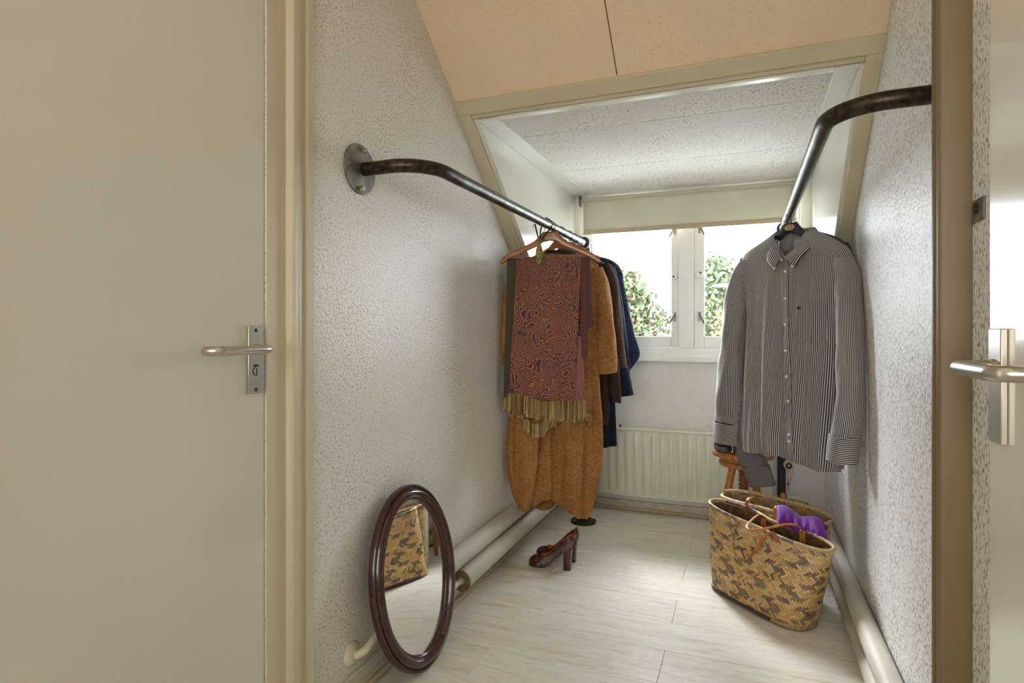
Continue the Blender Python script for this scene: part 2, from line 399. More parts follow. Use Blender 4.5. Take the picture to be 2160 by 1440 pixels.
trim(sboard(XL, XR, 2.183, 2.228, -.018, .02))
trim(sboard(-1.068, .372, 2.2285, 2.248, -.008, .02))
trim(sboard(XL, -1.067, 2.2285, 3.70, -.016, .02))
trim(sboard(.372, XR, 2.2285, 3.70, -.016, .02))
# baseboards
st(B(XL, -1.106, 1.31, YB, 0, .075).build('baseboard_left', 'base', None, bevel=.003))
trim(B(-1.1055, -1.09, 1.31, YB-.014, 0, .022), 'basewood', .006)
st(B(-1.09, XR, YB-.014, YB, 0, .062).build('baseboard_back', 'base', None, bevel=.003))
trim(B(-1.09, XR, YB-.026, YB-.0145, 0, .02), 'basewood', .005)
st(B(XR-.012, XR, 1.3, YB-.03, 0, .05).build('baseboard_right', 'base', None, bevel=.003))

# ---- left door with its frame
fr = [(-1.135, 1.147), (-1.118, 1.147), (-1.118, 1.213), (-1.105, 1.216), (-1.099, 1.222), (-1.099, 1.236), (-1.103, 1.246), (-1.111, 1.256), (-1.112, 1.279), (-1.104, 1.281), (-1.104, 1.306), (-1.135, 1.306)]
trim(MB().prism(fr, 0, 2.15, 'xy'), 'frame', .0015)
d1 = st(emp('door_1', (0, 0, 0)))
B(-1.165, -1.1225, .24, 1.1445, .006, 2.1).build('leaf', 'door', d1, bevel=.002)
def lever(parent, ox, oy, oz, sx):
    # backplate on a face x = ox, handle reaching out along sx, grip running towards -y
    p = B(min(ox, ox+sx*.009), max(ox, ox+sx*.009), oy-.0225, oy+.0225, oz-.109, oz+.057).build('backplate', 'alu', parent, bevel=.0015)
    for dz in (.046, -.099):
        MB().lathe([(.0001, 0), (.0045, 0), (.0045, .0014), (.002, .0016), (.0001, .0008)], 16, (ox+sx*.0085, oy, oz+dz), 'x').build('screw', 'dark', p)
    r = .0104; pts = []
    pts += [(ox+sx*.004, oy+.004, oz), (ox+sx*.03, oy+.004, oz)]
    c = (ox+sx*.035, oy-.018)
    for a in range(0, 91, 15): pts.append((ox+sx*(.034+.022*math.sin(R(a))), oy-.018+.022*math.cos(R(a)), oz))
    pts.append((ox+sx*.056, oy-.09, oz))
    for a in range(0, 91, 15): pts.append((ox+sx*(.034+.022*math.cos(R(a))), oy-.135-.022*math.sin(R(a)), oz))
    pts.append((ox+sx*.022, oy-.157, oz))
    MB().tube(pts, r, 18).build('lever', 'alu', parent)
    MB().lathe([(.013, 0), (.013, .012), (.0105, .014)], 20, (ox, oy+.004, oz), 'x').build('collar', 'alu', parent) if sx > 0 else MB().lathe([(.013, 0), (.013, -.012), (.0105, -.014)], 20, (ox, oy+.004, oz), 'x').build('collar', 'alu', parent)
    return p
bp = lever(d1, -1.1225, 1.107, 1.078, 1)
arc = [(-1.1128, 1.107+.0095*math.cos(R(a)), 1.024+.0095*math.sin(R(a))) for a in range(90, 271, 15)]
MB().tube(arc+[(-1.1128, 1.110, 1.0145), (-1.1128, 1.110, 1.0325)], .0011, 6).build('occupied_indicator', 'dark', bp)
arc = [(-1.1128, 1.107+.0135*math.cos(R(a)), 1.022+.0165*math.sin(R(a))) for a in range(60, 121, 10)]
MB().tube(arc, .0022, 6).build('indicator_window', 'dark', bp)
# ---- right door, standing closed in the landing wall
d2 = st(emp('door_2', (0, 0, 0)))
B(.347, .3675, .2, 1.098, .006, 2.1).build('leaf', 'door', d2, bevel=.002)
lever(d2, .347, 1.052, 1.068, -1)
pf = [(.424, 1.40), (.353, 1.40), (.347, 1.395), (.345, 1.387), (.347, 1.379), (.353, 1.374), (.353, 1.30), (.330, 1.266), (.321, 1.258), (.3185, 1.250), (.321, 1.242), (.328, 1.239), (.369, 1.239), (.369, 1.262), (.424, 1.262)]
trim(MB().prism([(p[0], p[1]) for p in pf], 0, 2.35, 'xy'), 'frame_shaded', .002)
hp = emp('strike_plate', (.3685, 1.206, 1.325)); tag(hp, 'small dull metal catch plate on the pitted strip beside the right door', 'catch')
B(-.004, 0, -.026, .026, -.019, .019).build('plate', 'zinc', hp, bevel=.001)
MB().lathe([(.0001, 0), (.009, 0), (.009, -.003), (.005, -.004), (.0001, -.003)], 18, (-.0035, .004, .004), 'x').build('oval_boss', 'dark', hp)

# ---- window
YW = 3.79
w1 = st(emp('window_1', (0, 0, 0)))
MB().box(-1.046, -.982, YW-.012, YW+.06, .955, 2.03).box(.30, .361, YW-.012, YW+.06, .955, 2.03).box(-.982, .30, YW-.012, YW+.06, .955, 1.022).box(-.982, .30, YW-.012, YW+.06, 1.965, 2.03).build('window_frame', 'white', w1, bevel=.003)
B(-.381, -.289, YW-.022, YW+.06, 1.022, 1.965).build('mullion', 'white', w1, bevel=.004)
B(-1.045, .36, 3.694, YW+.01, .936, .956).build('window_sill', 'white', w1, bevel=.004)
def window_handle(parent, x, z, dr):
    h = B(x-.0075, x+.0075, YW-.006, YW+.002, z-.028, z+.03).build('window_catch', 'zinc', parent, bevel=.001)
    MB().tube([(x, YW-.004, z+.01), (x, YW-.022, z+.01), (x+dr*.006, YW-.028, z+.006), (x+dr*.03, YW-.032, z-.045)], .0055, 12, flat=.8).build('grip', 'steel', h)
    return h
for (sx0, gx0, gx1, sx1, hx, dr) in ((-.981, -.93, -.426, -.382, -.404, -1), (-.288, -.229, .255, .299, -.256, 1)):
    s = MB().box(sx0, gx0, YW, YW+.045, 1.023, 1.964).box(gx1, sx1, YW, YW+.045, 1.023, 1.964).box(gx0, gx1, YW, YW+.045, 1.023, 1.092).box(gx0, gx1, YW, YW+.045, 1.90, 1.964).build('sash', 'white', w1, bevel=.003)
    B(gx0-.004, gx1+.004, YW+.022, YW+.026, 1.088, 1.904).build('pane', 'glass', s, False)
    window_handle(s, hx, 1.215, dr); window_handle(s, hx, 1.757, dr)
    lk = B(hx-.018, hx+.018, YW-.016, YW+.001, 1.452, 1.492).build('sash_lock', 'white', s, bevel=.002)
    MB().lathe([(.0001, 0), (.006, 0), (.006, -.003), (.0001, -.003)], 16, (hx+dr*.006, YW-.016, 1.466 if dr < 0 else 1.484), 'y').build('lock_button', 'dark', lk)
# ---- roller blind
rb = tag(emp('roller_blind', (-.35, 3.735, 1.97)), 'cream roller blind pulled a little way down over the window', 'blind')
MB().lathe([(.021, -.625), (.021, .63)], 28, (0, 0, 0), 'x').build('roller_tube', 'blind', rb)
mb = MB().sheet(lambda u, v: (-.622+1.247*u, -.0215+.004*v, -.002-.195*v), 20, 8, (1.25, .2)); mb.build('fabric', 'blind', rb, solid=.0012)
B(-.622, .625, -.0225, -.0125, -.219, -.193).build('hem_bar', 'blindbar', rb, bevel=.003)
for x in (-.648, .648): B(x-.0025, x+.0025, -.028, .03, -.03, .038).build('bracket', 'zinc', rb)
for x in (-.634, .636): MB().lathe([(.016, -.009), (.016, .009)], 20, (x, 0, 0), 'x').build('end_plug', 'blindbar', rb)
for x in (.632, .640):
    c = MB()
    for i in range(70): c.add(*(lambda z: ([(x, -.02, z+.002), (x+.002, -.02, z), (x, -.022, z), (x-.002, -.02, z), (x, -.018, z), (x, -.02, z-.002)], [(0, 1, 2), (0, 2, 3), (0, 3, 4), (0, 4, 1), (5, 2, 1), (5, 3, 2), (5, 4, 3), (5, 1, 4)]))(-.01-i*.0066))
    c.build('bead_chain', 'white', rb)
# translucent blind cloth
t = M['blind'].node_tree; pb = t.nodes['Principled BSDF']; tl = t.nodes.new('ShaderNodeBsdfTranslucent'); ms = t.nodes.new('ShaderNodeMixShader')
tl.inputs['Color'].default_value = lin(226, 214, 186); ms.inputs[0].default_value = .07
t.links.new(pb.outputs[0], ms.inputs[1]); t.links.new(tl.outputs[0], ms.inputs[2]); t.links.new(ms.outputs[0], t.nodes['Material Output'].inputs['Surface'])

# ---- radiator under the window
ra = tag(emp('radiator', (-.42, 3.64, .12)), 'ivory ribbed panel radiator on the wall under the window', 'radiator')
x0, x1, hgt = -.60, .57, .392; prof = []; p = .0525; n = int((x1-x0-.03)/p)
prof.append((x0, .0)); prof.append((x0+.012, -.001))
for i in range(n):
    a = x0+.018+i*p
    prof += [(a, 0), (a+.006, -.0085), (a+.0245, -.0085), (a+.0305, 0), (a+p-.004, 0)]
prof.append((x1, 0))
rs = []
for z, dmul in ((0, 0), (.016, 0), (.03, 1), (hgt-.034, 1), (hgt-.02, 0), (hgt, 0)):
    rs.append([(a, b*dmul, z) for a, b in prof]+[(x1, .02, z), (x0, .02, z)])
MB().rings(rs).build('panel', 'rad', ra)
B(x0-.004, x1+.004, -.006, .062, hgt+.0005, hgt+.012).build('top_grille', 'rad', ra, bevel=.004)
B(x0-.002, x1+.002, -.004, .018, -.012, -.0005).build('bottom_rail', 'rad', ra, bevel=.003)
B(x0, x1, .05, .06, .02, hgt-.01).build('rear_panel', 'rad', ra)
for x in (-.33, .35): B(x-.012, x+.012, .0605, .084, .04, hgt-.03).build('bracket', 'rad', ra)
MB().tube([(-.303, .03, hgt+.005), (-.303, .03, hgt+.028)], .006, 10).build('bleed_valve', 'dark', ra)
MB().tube([(x1, .03, .06), (x1+.05, .03, .06)], .012, 12).build('union', 'pipe', ra)
MB().tube([(x1+.05, .03, .06), (x1+.075, .03, .06)], .018, 14).build('valve', 'zinc', ra)
# ---- heating pipes
def pipe_thing(name, label, parts):
    o = tag(emp(name, parts[0][1][0]), label, 'pipe'); o0 = Vector(parts[0][1][0])
    for nm, pts, r, mat in parts:
        MB().tube([Vector(q)-o0 for q in pts], r, 20).build(nm, mat, o)
    return o
pl_ = pipe_thing('insulated_pipe', 'upper insulated heating pipe along the left wall behind the mirror', [
    ('insulation', [(-1.080, 1.84, .205), (-1.080, 2.3, .206), (-1.081, 3.0, .21), (-1.081, 3.70, .212)], .0385, 'foam'),
    ('bare_pipe', [(-1.118, 1.489, .135), (-1.095, 1.492, .136)]+[(-1.095+.022*math.sin(R(a)), 1.492+.03*(1-math.cos(R(a))), .137+.02*a/90) for a in range(15, 91, 15)]+[(-1.075, 1.60, .178), (-1.078, 1.72, .198), (-1.08, 1.86, .205)], .0125, 'pipe')])
MB().lathe([(.037, .001), (.036, .006), (.028, .014), (.016, .018), (.014, .018)], 32, (0, 0, 0), 'x').build('wall_rosette', 'pipe', pl_, loc=tuple(Vector((XL, 1.489, .135))-pl_.location))
p2 = pipe_thing('insulated_pipe', 'lower insulated heating pipe with an open cut end, left wall', [
    ('insulation', [(-1.062, 2.125, .118), (-1.062, 2.7, .120), (-1.062, 3.68, .123)], .0425, 'foam'),
    ('bare_pipe', [(-1.068, 1.70, .118), (-1.064, 2.124, .118)], .0125, 'pipe')])
MB().lathe([(.043, -.001), (.042, -.0045), (.018, -.003), (.0175, .004), (.043, .004)], 28, (0, 0, 0), 'y', cap=False).build('cut_face', 'foamcut', p2)
pipe_thing('insulated_pipe', 'upper white insulated pipe running along the right wall', [
    ('insulation', [(.385, 1.45, .118), (.385, 2.2, .120), (.385, 3.55, .126)], .0345, 'foam'),
    ('bare_pipe', [(.385, 3.54, .126), (.385, 3.60, .13)]+[(.385-.06*math.sin(R(a)), 3.6+.06*(1-math.cos(R(a)))*1.1, .13+.04*a/90) for a in range(15, 91, 15)]+[(.26, 3.668, .18), (.235, 3.67, .182)], .0125, 'pipe')])
pipe_thing('insulated_pipe', 'lower white insulated pipe close to the floor at the right wall', [
    ('insulation', [(.378, 1.45, .036), (.378, 2.2, .036), (.378, 3.5, .038)], .031, 'foam')])
hk = tag(emp('wall_hook', (-.668, YB, .80)), 'small pine peg hook on the wall beside the navy garments', 'hook')
B(-.008, .008, -.012, -.001, -.022, .022).build('plate', 'hook', hk, bevel=.002)
MB().tube([(0, -.01, -.005), (0, -.022, -.006), (0, -.028, .008)], .004, 10).build('peg', 'hook', hk)

# ================================================================== clothes rails
def arc(c, r, a0, a1, n, fn): return [fn(c, r, R(a0+(a1-a0)*k/n)) for k in range(n+1)]
def rail(root, side, xw, yw, xr, z, yend, xend, pb):
    o = Vector(root.location); L = lambda pts: [Vector(p)-o for p in pts]
    s = side; rad = .13
    cx = xr+s*rad; cy = yw+rad
    bend = [(cx-s*rad*math.sin(R(a)), cy-rad*math.cos(R(a)), z) for a in range(0, 91, 9)]
    MB().tube(L([(xw-s*.008, yw, z), (cx+s*.04, yw, z)]+bend+[(xr, cy+.09, z)]), .0212, 24).build('wall_arm', 'rust', root)
    pts = [(xr, cy+.085, z), (xr+(xend-xr)*.5, (cy+yend)/2, z), (xend, yend-.07, z)]+[(xend, yend-.07+.07*math.sin(R(a)), z-.07*(1-math.cos(R(a)))) for a in range(10, 91, 10)]
    MB().tube(L(pts), .0208, 24).build('rail', 'steel', root)
    MB().tube(L([(xend, yend, z-.07), (pb[0], pb[1], .5), (pb[0], pb[1], .012)]), .0208, 24).build('post', 'rust' if s < 0 else 'rubber', root)
    fd = MB().lathe([(.078, 0), (.078, -s*.006), (.0765, -s*.0075), (.03, -s*.0075)], 48, L([(xw, yw-.018, z-.004)])[0], 'x').build('wall_flange', 'zinc', root)
    for dz, dy in ((.062, .012), (-.062, -.002)):
        MB().lathe([(.0085, 0), (.0085, -s*.010), (.007, -s*.012), (.0001, -s*.012)], 6, L([(xw-s*.0078, yw-.018+dy, z-.004+dz)])[0], 'x').build('bolt', 'bolt', fd)
    bf = MB().lathe([(.074, .0005), (.074, .011), (.0725, .0125), (.028, .0125)], 48, L([(pb[0], pb[1], 0)])[0]).build('floor_flange', 'rust', root)
    for a in (35, 215):
        MB().lathe([(.008, .0126), (.008, .018), (.0001, .019)], 6, L([(pb[0]+.056*math.cos(R(a)), pb[1]+.056*math.sin(R(a)), 0)])[0]).build('bolt', 'bolt', bf)
    MB().lathe([(.022, -.012), (.032, -.012), (.034, -.009), (.034, .009), (.032, .012), (.022, .012)], 32, L([(xend, yend-.085, z)])[0], 'y').build('stop_ring', 'rubber', root)
ZL = 1.632
xl_ = lambda y: -.891+.0205*(y-1.739)
r1 = tag(emp('clothes_rail', (-.882, 3.372, 0)), 'bent steel pipe clothes rail fixed to the left wall and floor', 'clothes rail', 'pipe clothes rails')
rail(r1, -1, XL, 1.548, -.891, ZL, 3.375, xl_(3.375), (-.882, 3.372))
r2 = tag(emp('clothes_rail', (.182, 3.40, 0)), 'bent steel pipe clothes rail on the right, carrying the striped shirt', 'clothes rail', 'pipe clothes rails')
rail(r2, 1, XR, 1.563, .19, 1.65, 3.40, .188, (.182, 3.40))

# ================================================================== hangers
HK = [(0, 1.604, 1.560), (.034, 1.604, 1.553), (.047, 1.588, 1.541), (.075, 1.560, 1.527), (.12, 1.535, 1.508), (.17, 1.513, 1.484), (.205, 1.495, 1.462), (.228, 1.478, 1.449), (.238, 1.464, 1.450), (.2405, 1.458, 1.453)]
def hanger(label, cx, cy, deg, z, mat, wide=1., grp='wooden hangers on the left rail', sticker=None, dz=0):
    zb = z-.19
    o = tag(emp('clothes_hanger', (cx, cy, zb), R(deg)), label, 'hanger', grp)
    sh = z-ZL-zb+dz; keys = HK
    xs = [k[0]*wide for k in keys]
    st_ = sorted(set([-x for x in xs]+xs+[(-1)**k*.02*wide for k in (0, 1)])); rs = []
    for x in st_:
        tp = np.interp(abs(x), xs, [k[1] for k in keys])+sh; bt = np.interp(abs(x), xs, [k[2] for k in keys])+sh
        yc = -.018*(abs(x)/.24)**2; t = .0075; h = (tp-bt)/2; m = (tp+bt)/2; ring = []
        for k in range(16):
            a = 2*math.pi*k/16; ca, sa = math.cos(a), math.sin(a)
            ring.append((x, yc+t*math.copysign(abs(ca)**.6, ca), m+h*math.copysign(abs(sa)**.6, sa)))
        rs.append(ring)
    MB().rings(rs).build('body', mat, o, smooth=True)
    c = z-zb
    pts = [(0, 0, 1.60+sh), (.001, 0, c-.024)]+[(.006+.012*k/3, 0, c-.022+.007*k/3) for k in (1, 2)]
    pts = [(0, 0, 1.595+sh), (.002, 0, c-.030), (.012, 0, c-.026), (.022, 0, c-.015)]+[(.0265*math.cos(R(a)), 0, c+.0245*math.sin(R(a))) for a in range(0, 181, 15)]+[(-.0265, 0, c-.012), (-.024, 0, c-.02)]
    MB().tube(pts, .0016, 8).build('hook', 'wire', o)
    if sticker:
        n = 20
        poly = [(.018*math.cos(2*math.pi*k/n)*1.5, 1.583+sh+.0125*math.sin(2*math.pi*k/n)) for k in range(n)]
        lb = MB().prism(poly, -.0086, -.0070).build('sticker', 'label', o, False)
        for k, (a, b) in enumerate(((-.012, .012), (-.016, .015), (-.010, .011))):
            B(a, b, -.0090, -.0084, 1.589+sh-k*.006, 1.5905+sh-k*.006).build('print_line', 'ink', lb, False)
    return o
LH = 'wooden hangers on the left rail'
hanger('honey wooden hanger at the front of the left rail, carrying the paisley scarf', xl_(2.70), 2.70, 15, ZL, 'hanger', sticker=True)
hanger('wooden hanger inside the caramel velour dress', xl_(2.865), 2.865, 38, ZL, 'hanger', .86, dz=-.012)
hanger('wooden hanger inside the chocolate brown coat', xl_(3.0), 3.0, 38, ZL, 'hanger', .86, dz=-.006)
hanger('wooden hanger inside the navy velvet dress', xl_(3.10), 3.10, 38, ZL, 'hanger', .86, dz=-.006)
hanger('wooden hanger inside the navy crinkle tunic, nearest the window', xl_(3.19), 3.19, 38, ZL, 'hanger', .86, dz=-.006)

# ================================================================== garments
class Shell:
    def __init__(s, keys, fold=None, hem=None, ns=120, nl=80, px=.6, py=.85, neck=None, droop=0):
        s.neck = neck; s.droop = droop; s.k = keys; s.fold = fold or (lambda x, z, f: 0); s.hem = hem; s.ns, s.nl, s.px, s.py = ns, nl, px, py
        D = np.array([cat(keys, (len(keys)-1)*i/400) for i in range(401)]); s.D = D
    def sec(s, z): return [np.interp(-z, -s.D[:, 0], s.D[:, c]) for c in range(1, 5)]
    def front(s, x, z):
        xl, xr, yc, d = s.sec(z); xc, hw = (xl+xr)/2, (xr-xl)/2
        c = min(1, abs((x-xc)/hw))**(1/s.px)
        return yc-d*max(0, 1-c*c)**(.5*s.py)+s.fold(x, z, 1)
    def build(s, name, mat, parent, per=1.1, solid=.0018, zb=0):
        rs = []; T = s.nl; U = []
        for i in range(T+1):
            t = i/T; z, xl, xr, yc, d = cat(s.k, (len(s.k)-1)*t); xc, hw = (xl+xr)/2, (xr-xl)/2
            ring = []
            for j in range(s.ns):
                a = 2*math.pi*j/s.ns; ca, sa = math.cos(a), math.sin(a)
                x = xc+hw*math.copysign(abs(ca)**s.px, ca); f = -1 if sa > 0 else 1
                y = yc+d*math.copysign(abs(sa)**s.py, sa)+s.fold(x, z, f)*min(1, abs(sa)*2)
                zz = z
                if s.hem: zz = z+max(0, (t-.55)/.45)**2*s.hem(x, f)
                if s.droop: zz -= s.droop*max(0, x-.06)*min(1, max(0, (z-1.2)/.25))
                if s.neck and f > 0:
                    zn = s.neck(x)
                    if zz > zn: zz = zn; y = s.front(x, zn)
                ring.append((x, y, zz-zb))
            rs.append(ring)
            base = [(xc+hw*math.copysign(abs(math.cos(q))**s.px, math.cos(q)), d*math.copysign(abs(math.sin(q))**s.py, math.sin(q))) for q in [2*math.pi*j/s.ns for j in range(s.ns+1)]]
            cu = [0]
            for j in range(s.ns): cu.append(cu[-1]+math.dist(base[j], base[j+1]))
            U.append([q/cu[-1] for q in cu])
        return MB().rings(rs, cap=False, uvf=lambda i, j: (U[i][j]*per, rs[i][j % s.ns][2])).build(name, mat, parent, solid=solid, normals=True)
def sleeve(name, mat, parent, keys, wr=.05, seed=1, zb=0, n=40, ns=40, circ=.36, solid=.0018):
    rnd = random.Random(seed); ph = [rnd.uniform(0, 6.3) for _ in range(6)]
    rs = []
    for i in range(n+1):
        x, y, z, rx, ry = cat(keys, (len(keys)-1)*i/n); ring = []
        for j in range(ns):
            a = 2*math.pi*j/ns
            q = 1+wr*(math.sin(3*a+z*14+ph[0])+.7*math.sin(5*a-z*22+ph[1])+.5*math.sin(2*a+z*40+ph[2]))
            ring.append((x+rx*q*math.cos(a), y+ry*q*math.sin(a), z-zb+.006*math.sin(a+ph[3])))
        rs.append(ring)
    return MB().rings(rs, cap=False, uvf=lambda i, j: (j/ns*circ, rs[i][j % ns][2])).build(name, mat, parent, solid=solid)
def ramp_(z, a, b): return min(1, max(0, (a-z)/(a-b)))
def neckring(name, mat, parent, pts, r, zb=0, flat=None): return MB().tube([(p[0], p[1], p[2]-zb) for p in pts], r, 8, loop=True, flat=flat).build(name, mat, parent)

# ---- caramel velour dress
zb = .17
dr = tag(emp('dress', (xl_(2.865), 2.865, zb), R(38)), 'long caramel brown velour dress with a balloon hem behind the paisley scarf', 'dress')
def dfold(x, z, f):
    k = ramp_(z, 1.25, .5)
    y = k*(.019*math.sin(2*math.pi*x/.125+.6+.8*math.sin(z*5))+.007*math.sin(2*math.pi*x/.06+z*4))
    if f > 0 and z < .8:
        k2 = ramp_(z, .8, .6)
        y += k2*(.028*math.exp(-((x+.068)/.010)**2)+.024*math.exp(-((x+.155-.1*(z-.3))/.011)**2)+.016*math.exp(-((x-.095)/.012)**2)-.014*math.exp(-((x+.11)/.03)**2)-.016*math.exp(-((x-.02)/.045)**2))
    return y
HX = [-.27, -.218, -.16, -.10, -.068, -.05, .0, .06, .14, .18, .22]; HZ = [.30, .235, .250, .285, .292, .27, .232, .187, .157, .22, .30]
sh = Shell([(1.515, -.075, .075, 0, .035), (1.505, -.10, .10, 0, .04), (1.478, -.175, .165, 0, .04), (1.44, -.225, .205, 0, .045), (1.36, -.235, .215, 0, .055), (1.2, -.225, .205, 0, .06), (1.0, -.235, .205, 0, .06), (.8, -.262, .212, 0, .066), (.62, -.283, .225, 0, .072), (.48, -.284, .222, 0, .075), (.36, -.268, .205, 0, .07), (.27, -.243, .182, 0, .055), (.23, -.225, .165, 0, .045)],
           dfold, lambda x, f: (np.interp(x, HX, HZ)-.23) if f > 0 else .02*math.sin(x*20), 160, 90)
sh.build('body', 'velour', dr, zb=zb)
sleeve('sleeve', 'velour', dr, [(-.205, .005, 1.445, .04, .035), (-.238, .005, 1.33, .055, .042), (-.252, .0, 1.15, .058, .044), (-.256, -.002, 1.02, .055, .042), (-.254, -.004, .955, .052, .040)], .04, 3, zb)
sleeve('sleeve', 'velour', dr, [(.185, 0, 1.452, .04, .04), (.214, 0, 1.35, .052, .048), (.232, -.01, 1.15, .058, .052), (.244, -.012, 1.0, .056, .05), (.248, -.012, .91, .054, .048)], .04, 4, zb)
neckring('neckband', 'black', dr, [(.075*math.cos(2*math.pi*k/24), .035*math.sin(2*math.pi*k/24), 1.52) for k in range(24)], .012, zb)
# welt of the pocket that shows beside the fringe
MB().sheet(lambda u, v: (.085+.085*u, sh.front(.085+.085*u, .70)-.006-.010*math.sin(math.pi*v)*math.sin(math.pi*u), .725-.03*u-(.075*(1-abs(2*u-1.1)))*v-zb), 10, 6).build('pocket_flap', 'velour', dr, solid=.002)
# ---- chocolate coat
zb = .5
co = tag(emp('coat', (xl_(3.0), 3.0, zb), R(38)), 'chocolate brown wool coat with navy cuffs behind the caramel dress', 'coat')
Shell([(1.545, -.07, .07, 0, .03), (1.53, -.10, .10, 0, .035), (1.50, -.18, .18, 0, .035), (1.46, -.215, .225, 0, .04), (1.35, -.22, .235, 0, .045), (1.1, -.22, .235, 0, .05), (.8, -.23, .235, 0, .05), (.62, -.23, .225, 0, .05)], lambda x, z, f: .006*math.sin(x*60+z*4)*ramp_(z, 1.3, .8)).build('body', 'brownwool', co, zb=zb)
sleeve('sleeve', 'brownwool', co, [(.20, .0, 1.49, .04, .035), (.228, .0, 1.40, .052, .042), (.252, .0, 1.2, .054, .045), (.272, -.005, 1.0, .056, .045), (.282, -.008, .92, .056, .045)], .03, 5, zb)
sleeve('cuff', 'navy', co, [(.282, -.008, .925, .058, .047), (.294, -.008, .85, .062, .047), (.306, -.008, .775, .068, .045)], .02, 6, zb)
sleeve('sleeve', 'brownwool', co, [(-.2, .0, 1.47, .04, .03), (-.235, -.0, 1.35, .05, .035), (-.24, -.01, 1.1, .05, .035), (-.235, -.01, .86, .045, .033)], .03, 7, zb)
sleeve('inner_sleeve', 'brownwool', co, [(.235, -.055, .98, .026, .02), (.24, -.056, .88, .03, .022), (.246, -.058, .80, .03, .022), (.252, -.058, .745, .024, .02)], .04, 8, zb)
# ---- navy velvet dress
zb = .48
nv = tag(emp('dress', (xl_(3.10), 3.10, zb), R(38)), 'dark navy velvet dress hanging behind the brown coat', 'dress')
Shell([(1.55, -.07, .07, 0, .03), (1.53, -.10, .10, 0, .032), (1.50, -.17, .18, 0, .033), (1.45, -.205, .225, 0, .035), (1.3, -.21, .225, 0, .04), (1.0, -.21, .225, 0, .042), (.75, -.225, .24, 0, .045), (.52, -.235, .25, 0, .05), (.49, -.235, .25, 0, .05)], lambda x, z, f: .007*math.sin(x*70)*ramp_(z, 1.2, .6)).build('body', 'navy', nv, zb=zb)
sleeve('sleeve', 'navy', nv, [(.20, .0, 1.49, .04, .03), (.225, .0, 1.40, .04, .03), (.262, .0, 1.2, .04, .03), (.285, .0, 1.0, .042, .032), (.29, .0, .86, .045, .032)], .03, 9, zb)
# ---- navy crinkle tunic with batwing sleeve
zb = .84
nc = tag(emp('tunic', (xl_(3.19), 3.19, zb), R(38)), 'navy crinkled batwing tunic nearest the window on the left rail', 'tunic')
Shell([(1.56, -.06, .07, 0, .025), (1.545, -.09, .12, 0, .028), (1.52, -.16, .215, 0, .028), (1.47, -.19, .262, 0, .03), (1.38, -.2, .280, 0, .034), (1.25, -.2, .31, 0, .036), (1.12, -.2, .34, 0, .036), (1.04, -.2, .368, 0, .034), (.99, -.2, .378, 0, .03), (.955, -.2, .362, 0, .03), (.90, -.2, .315, 0, .03), (.85, -.2, .295, 0, .03)], lambda x, z, f: .003*math.sin(x*180+30*math.sin(z*9))+.004*math.sin(z*70+x*30)*ramp_(z, 1.2, .9)).build('body', 'navycr', nc, zb=zb)

# ---- paisley scarf folded over the front hanger
zb = .62
sf = tag(emp('scarf', (xl_(2.70), 2.70, zb), R(15)), 'rust and navy paisley scarf with olive fringe folded over the front hanger', 'scarf')
def scarf_panel(name, mat, xa, xb, za, zbm, y0, amp, solid=.0022, nu=60, nv=70, freq=(58, 23)):
    # xa/xb: (top, bottom) edges; zbm: (left, right) lower edge
    def fn(u, v):
        x = (xa[0]+(xb[0]-xa[0])*u)*(1-v)+(xa[1]+(xb[1]-xa[1])*u)*v
        z = za*(1-v)+(zbm[0]+(zbm[1]-zbm[0])*u)*v
        y = y0-.004*math.sin(math.pi*min(1, v*6))-amp*(v**.6)*(math.sin(x*freq[0]+v*1.5)+.6*math.sin(x*freq[1]+2+v*2))-.012*v
        return (x, y, z-zb)
    w = abs(xb[0]-xa[0]); h = za-min(zbm)
    return MB().sheet(fn, nu, nv, (w, -h)).build(name, mat, sf, solid=solid)
def fold_over(name, mat, x0, x1, y0, y1, z):
    return MB().sheet(lambda u, v: (x0+(x1-x0)*u, (y0+y1)/2+(y0-y1)/2*math.cos(math.pi*v), z-zb+.006*math.sin(math.pi*v)), 20, 8, (.3, .05)).build(name, mat, sf, solid=.002)
scarf_panel('front_panel', 'paisley', (-.158, -.196), (.150, .120), 1.478, (.82, .775), -.030, .0035)
scarf_panel('left_border', 'scarfdark', (-.205, -.222), (-.150, -.185), 1.474, (.80, .80), -.022, .002, nu=14)
scarf_panel('edge_border', 'scarfedge', (.146, .150), (.178, .180), 1.478, (1.0, 1.0), -.026, .003, nu=14)
scarf_panel('side_panel', 'scarfedge', (.172, .165), (.190, .208), 1.474, (1.12, 1.155), -.018, .003, nu=16)
scarf_panel('reverse_panel', 'scarfpink', (.118, .118), (.155, .172), 1.10, (.79, .79), -.030, .003, nu=16)
scarf_panel('back_panel', 'paisley', (-.19, -.19), (.18, .14), 1.474, (.83, .80), .026, .002)
scarf_panel('inner_tail', 'paisley', (-.12, -.06), (.09, .02), 1.0, (.70, .69), -.016, .002)
fold_over('fold', 'paisley', -.155, .188, -.030, .026, 1.476)
fr_ = MB(); rnd = random.Random(5)
def tassels(x0, x1, n, ztop, zlen, y):
    for k in range(n):
        u = (k+rnd.random()*.6)/n; x = x0+(x1-x0)*u; zt = ztop(u); ln = zlen(u)*rnd.uniform(.8, 1.1); yy = y+rnd.uniform(-.006, .004); sw = rnd.uniform(-.004, .004)
        pts = [(x, yy, zt-zb+.008), (x+sw*.5, yy-.003, zt-zb-ln*.5), (x+sw, yy-.002, zt-zb-ln)]
        q = rnd.random(); fr_.tube(pts, .002, 5, rr=[.0016, .0020, .0034], col=tuple(a+(b-a)*q for a, b in zip(lin(96, 74, 34)[:3], lin(206, 178, 116)[:3])))
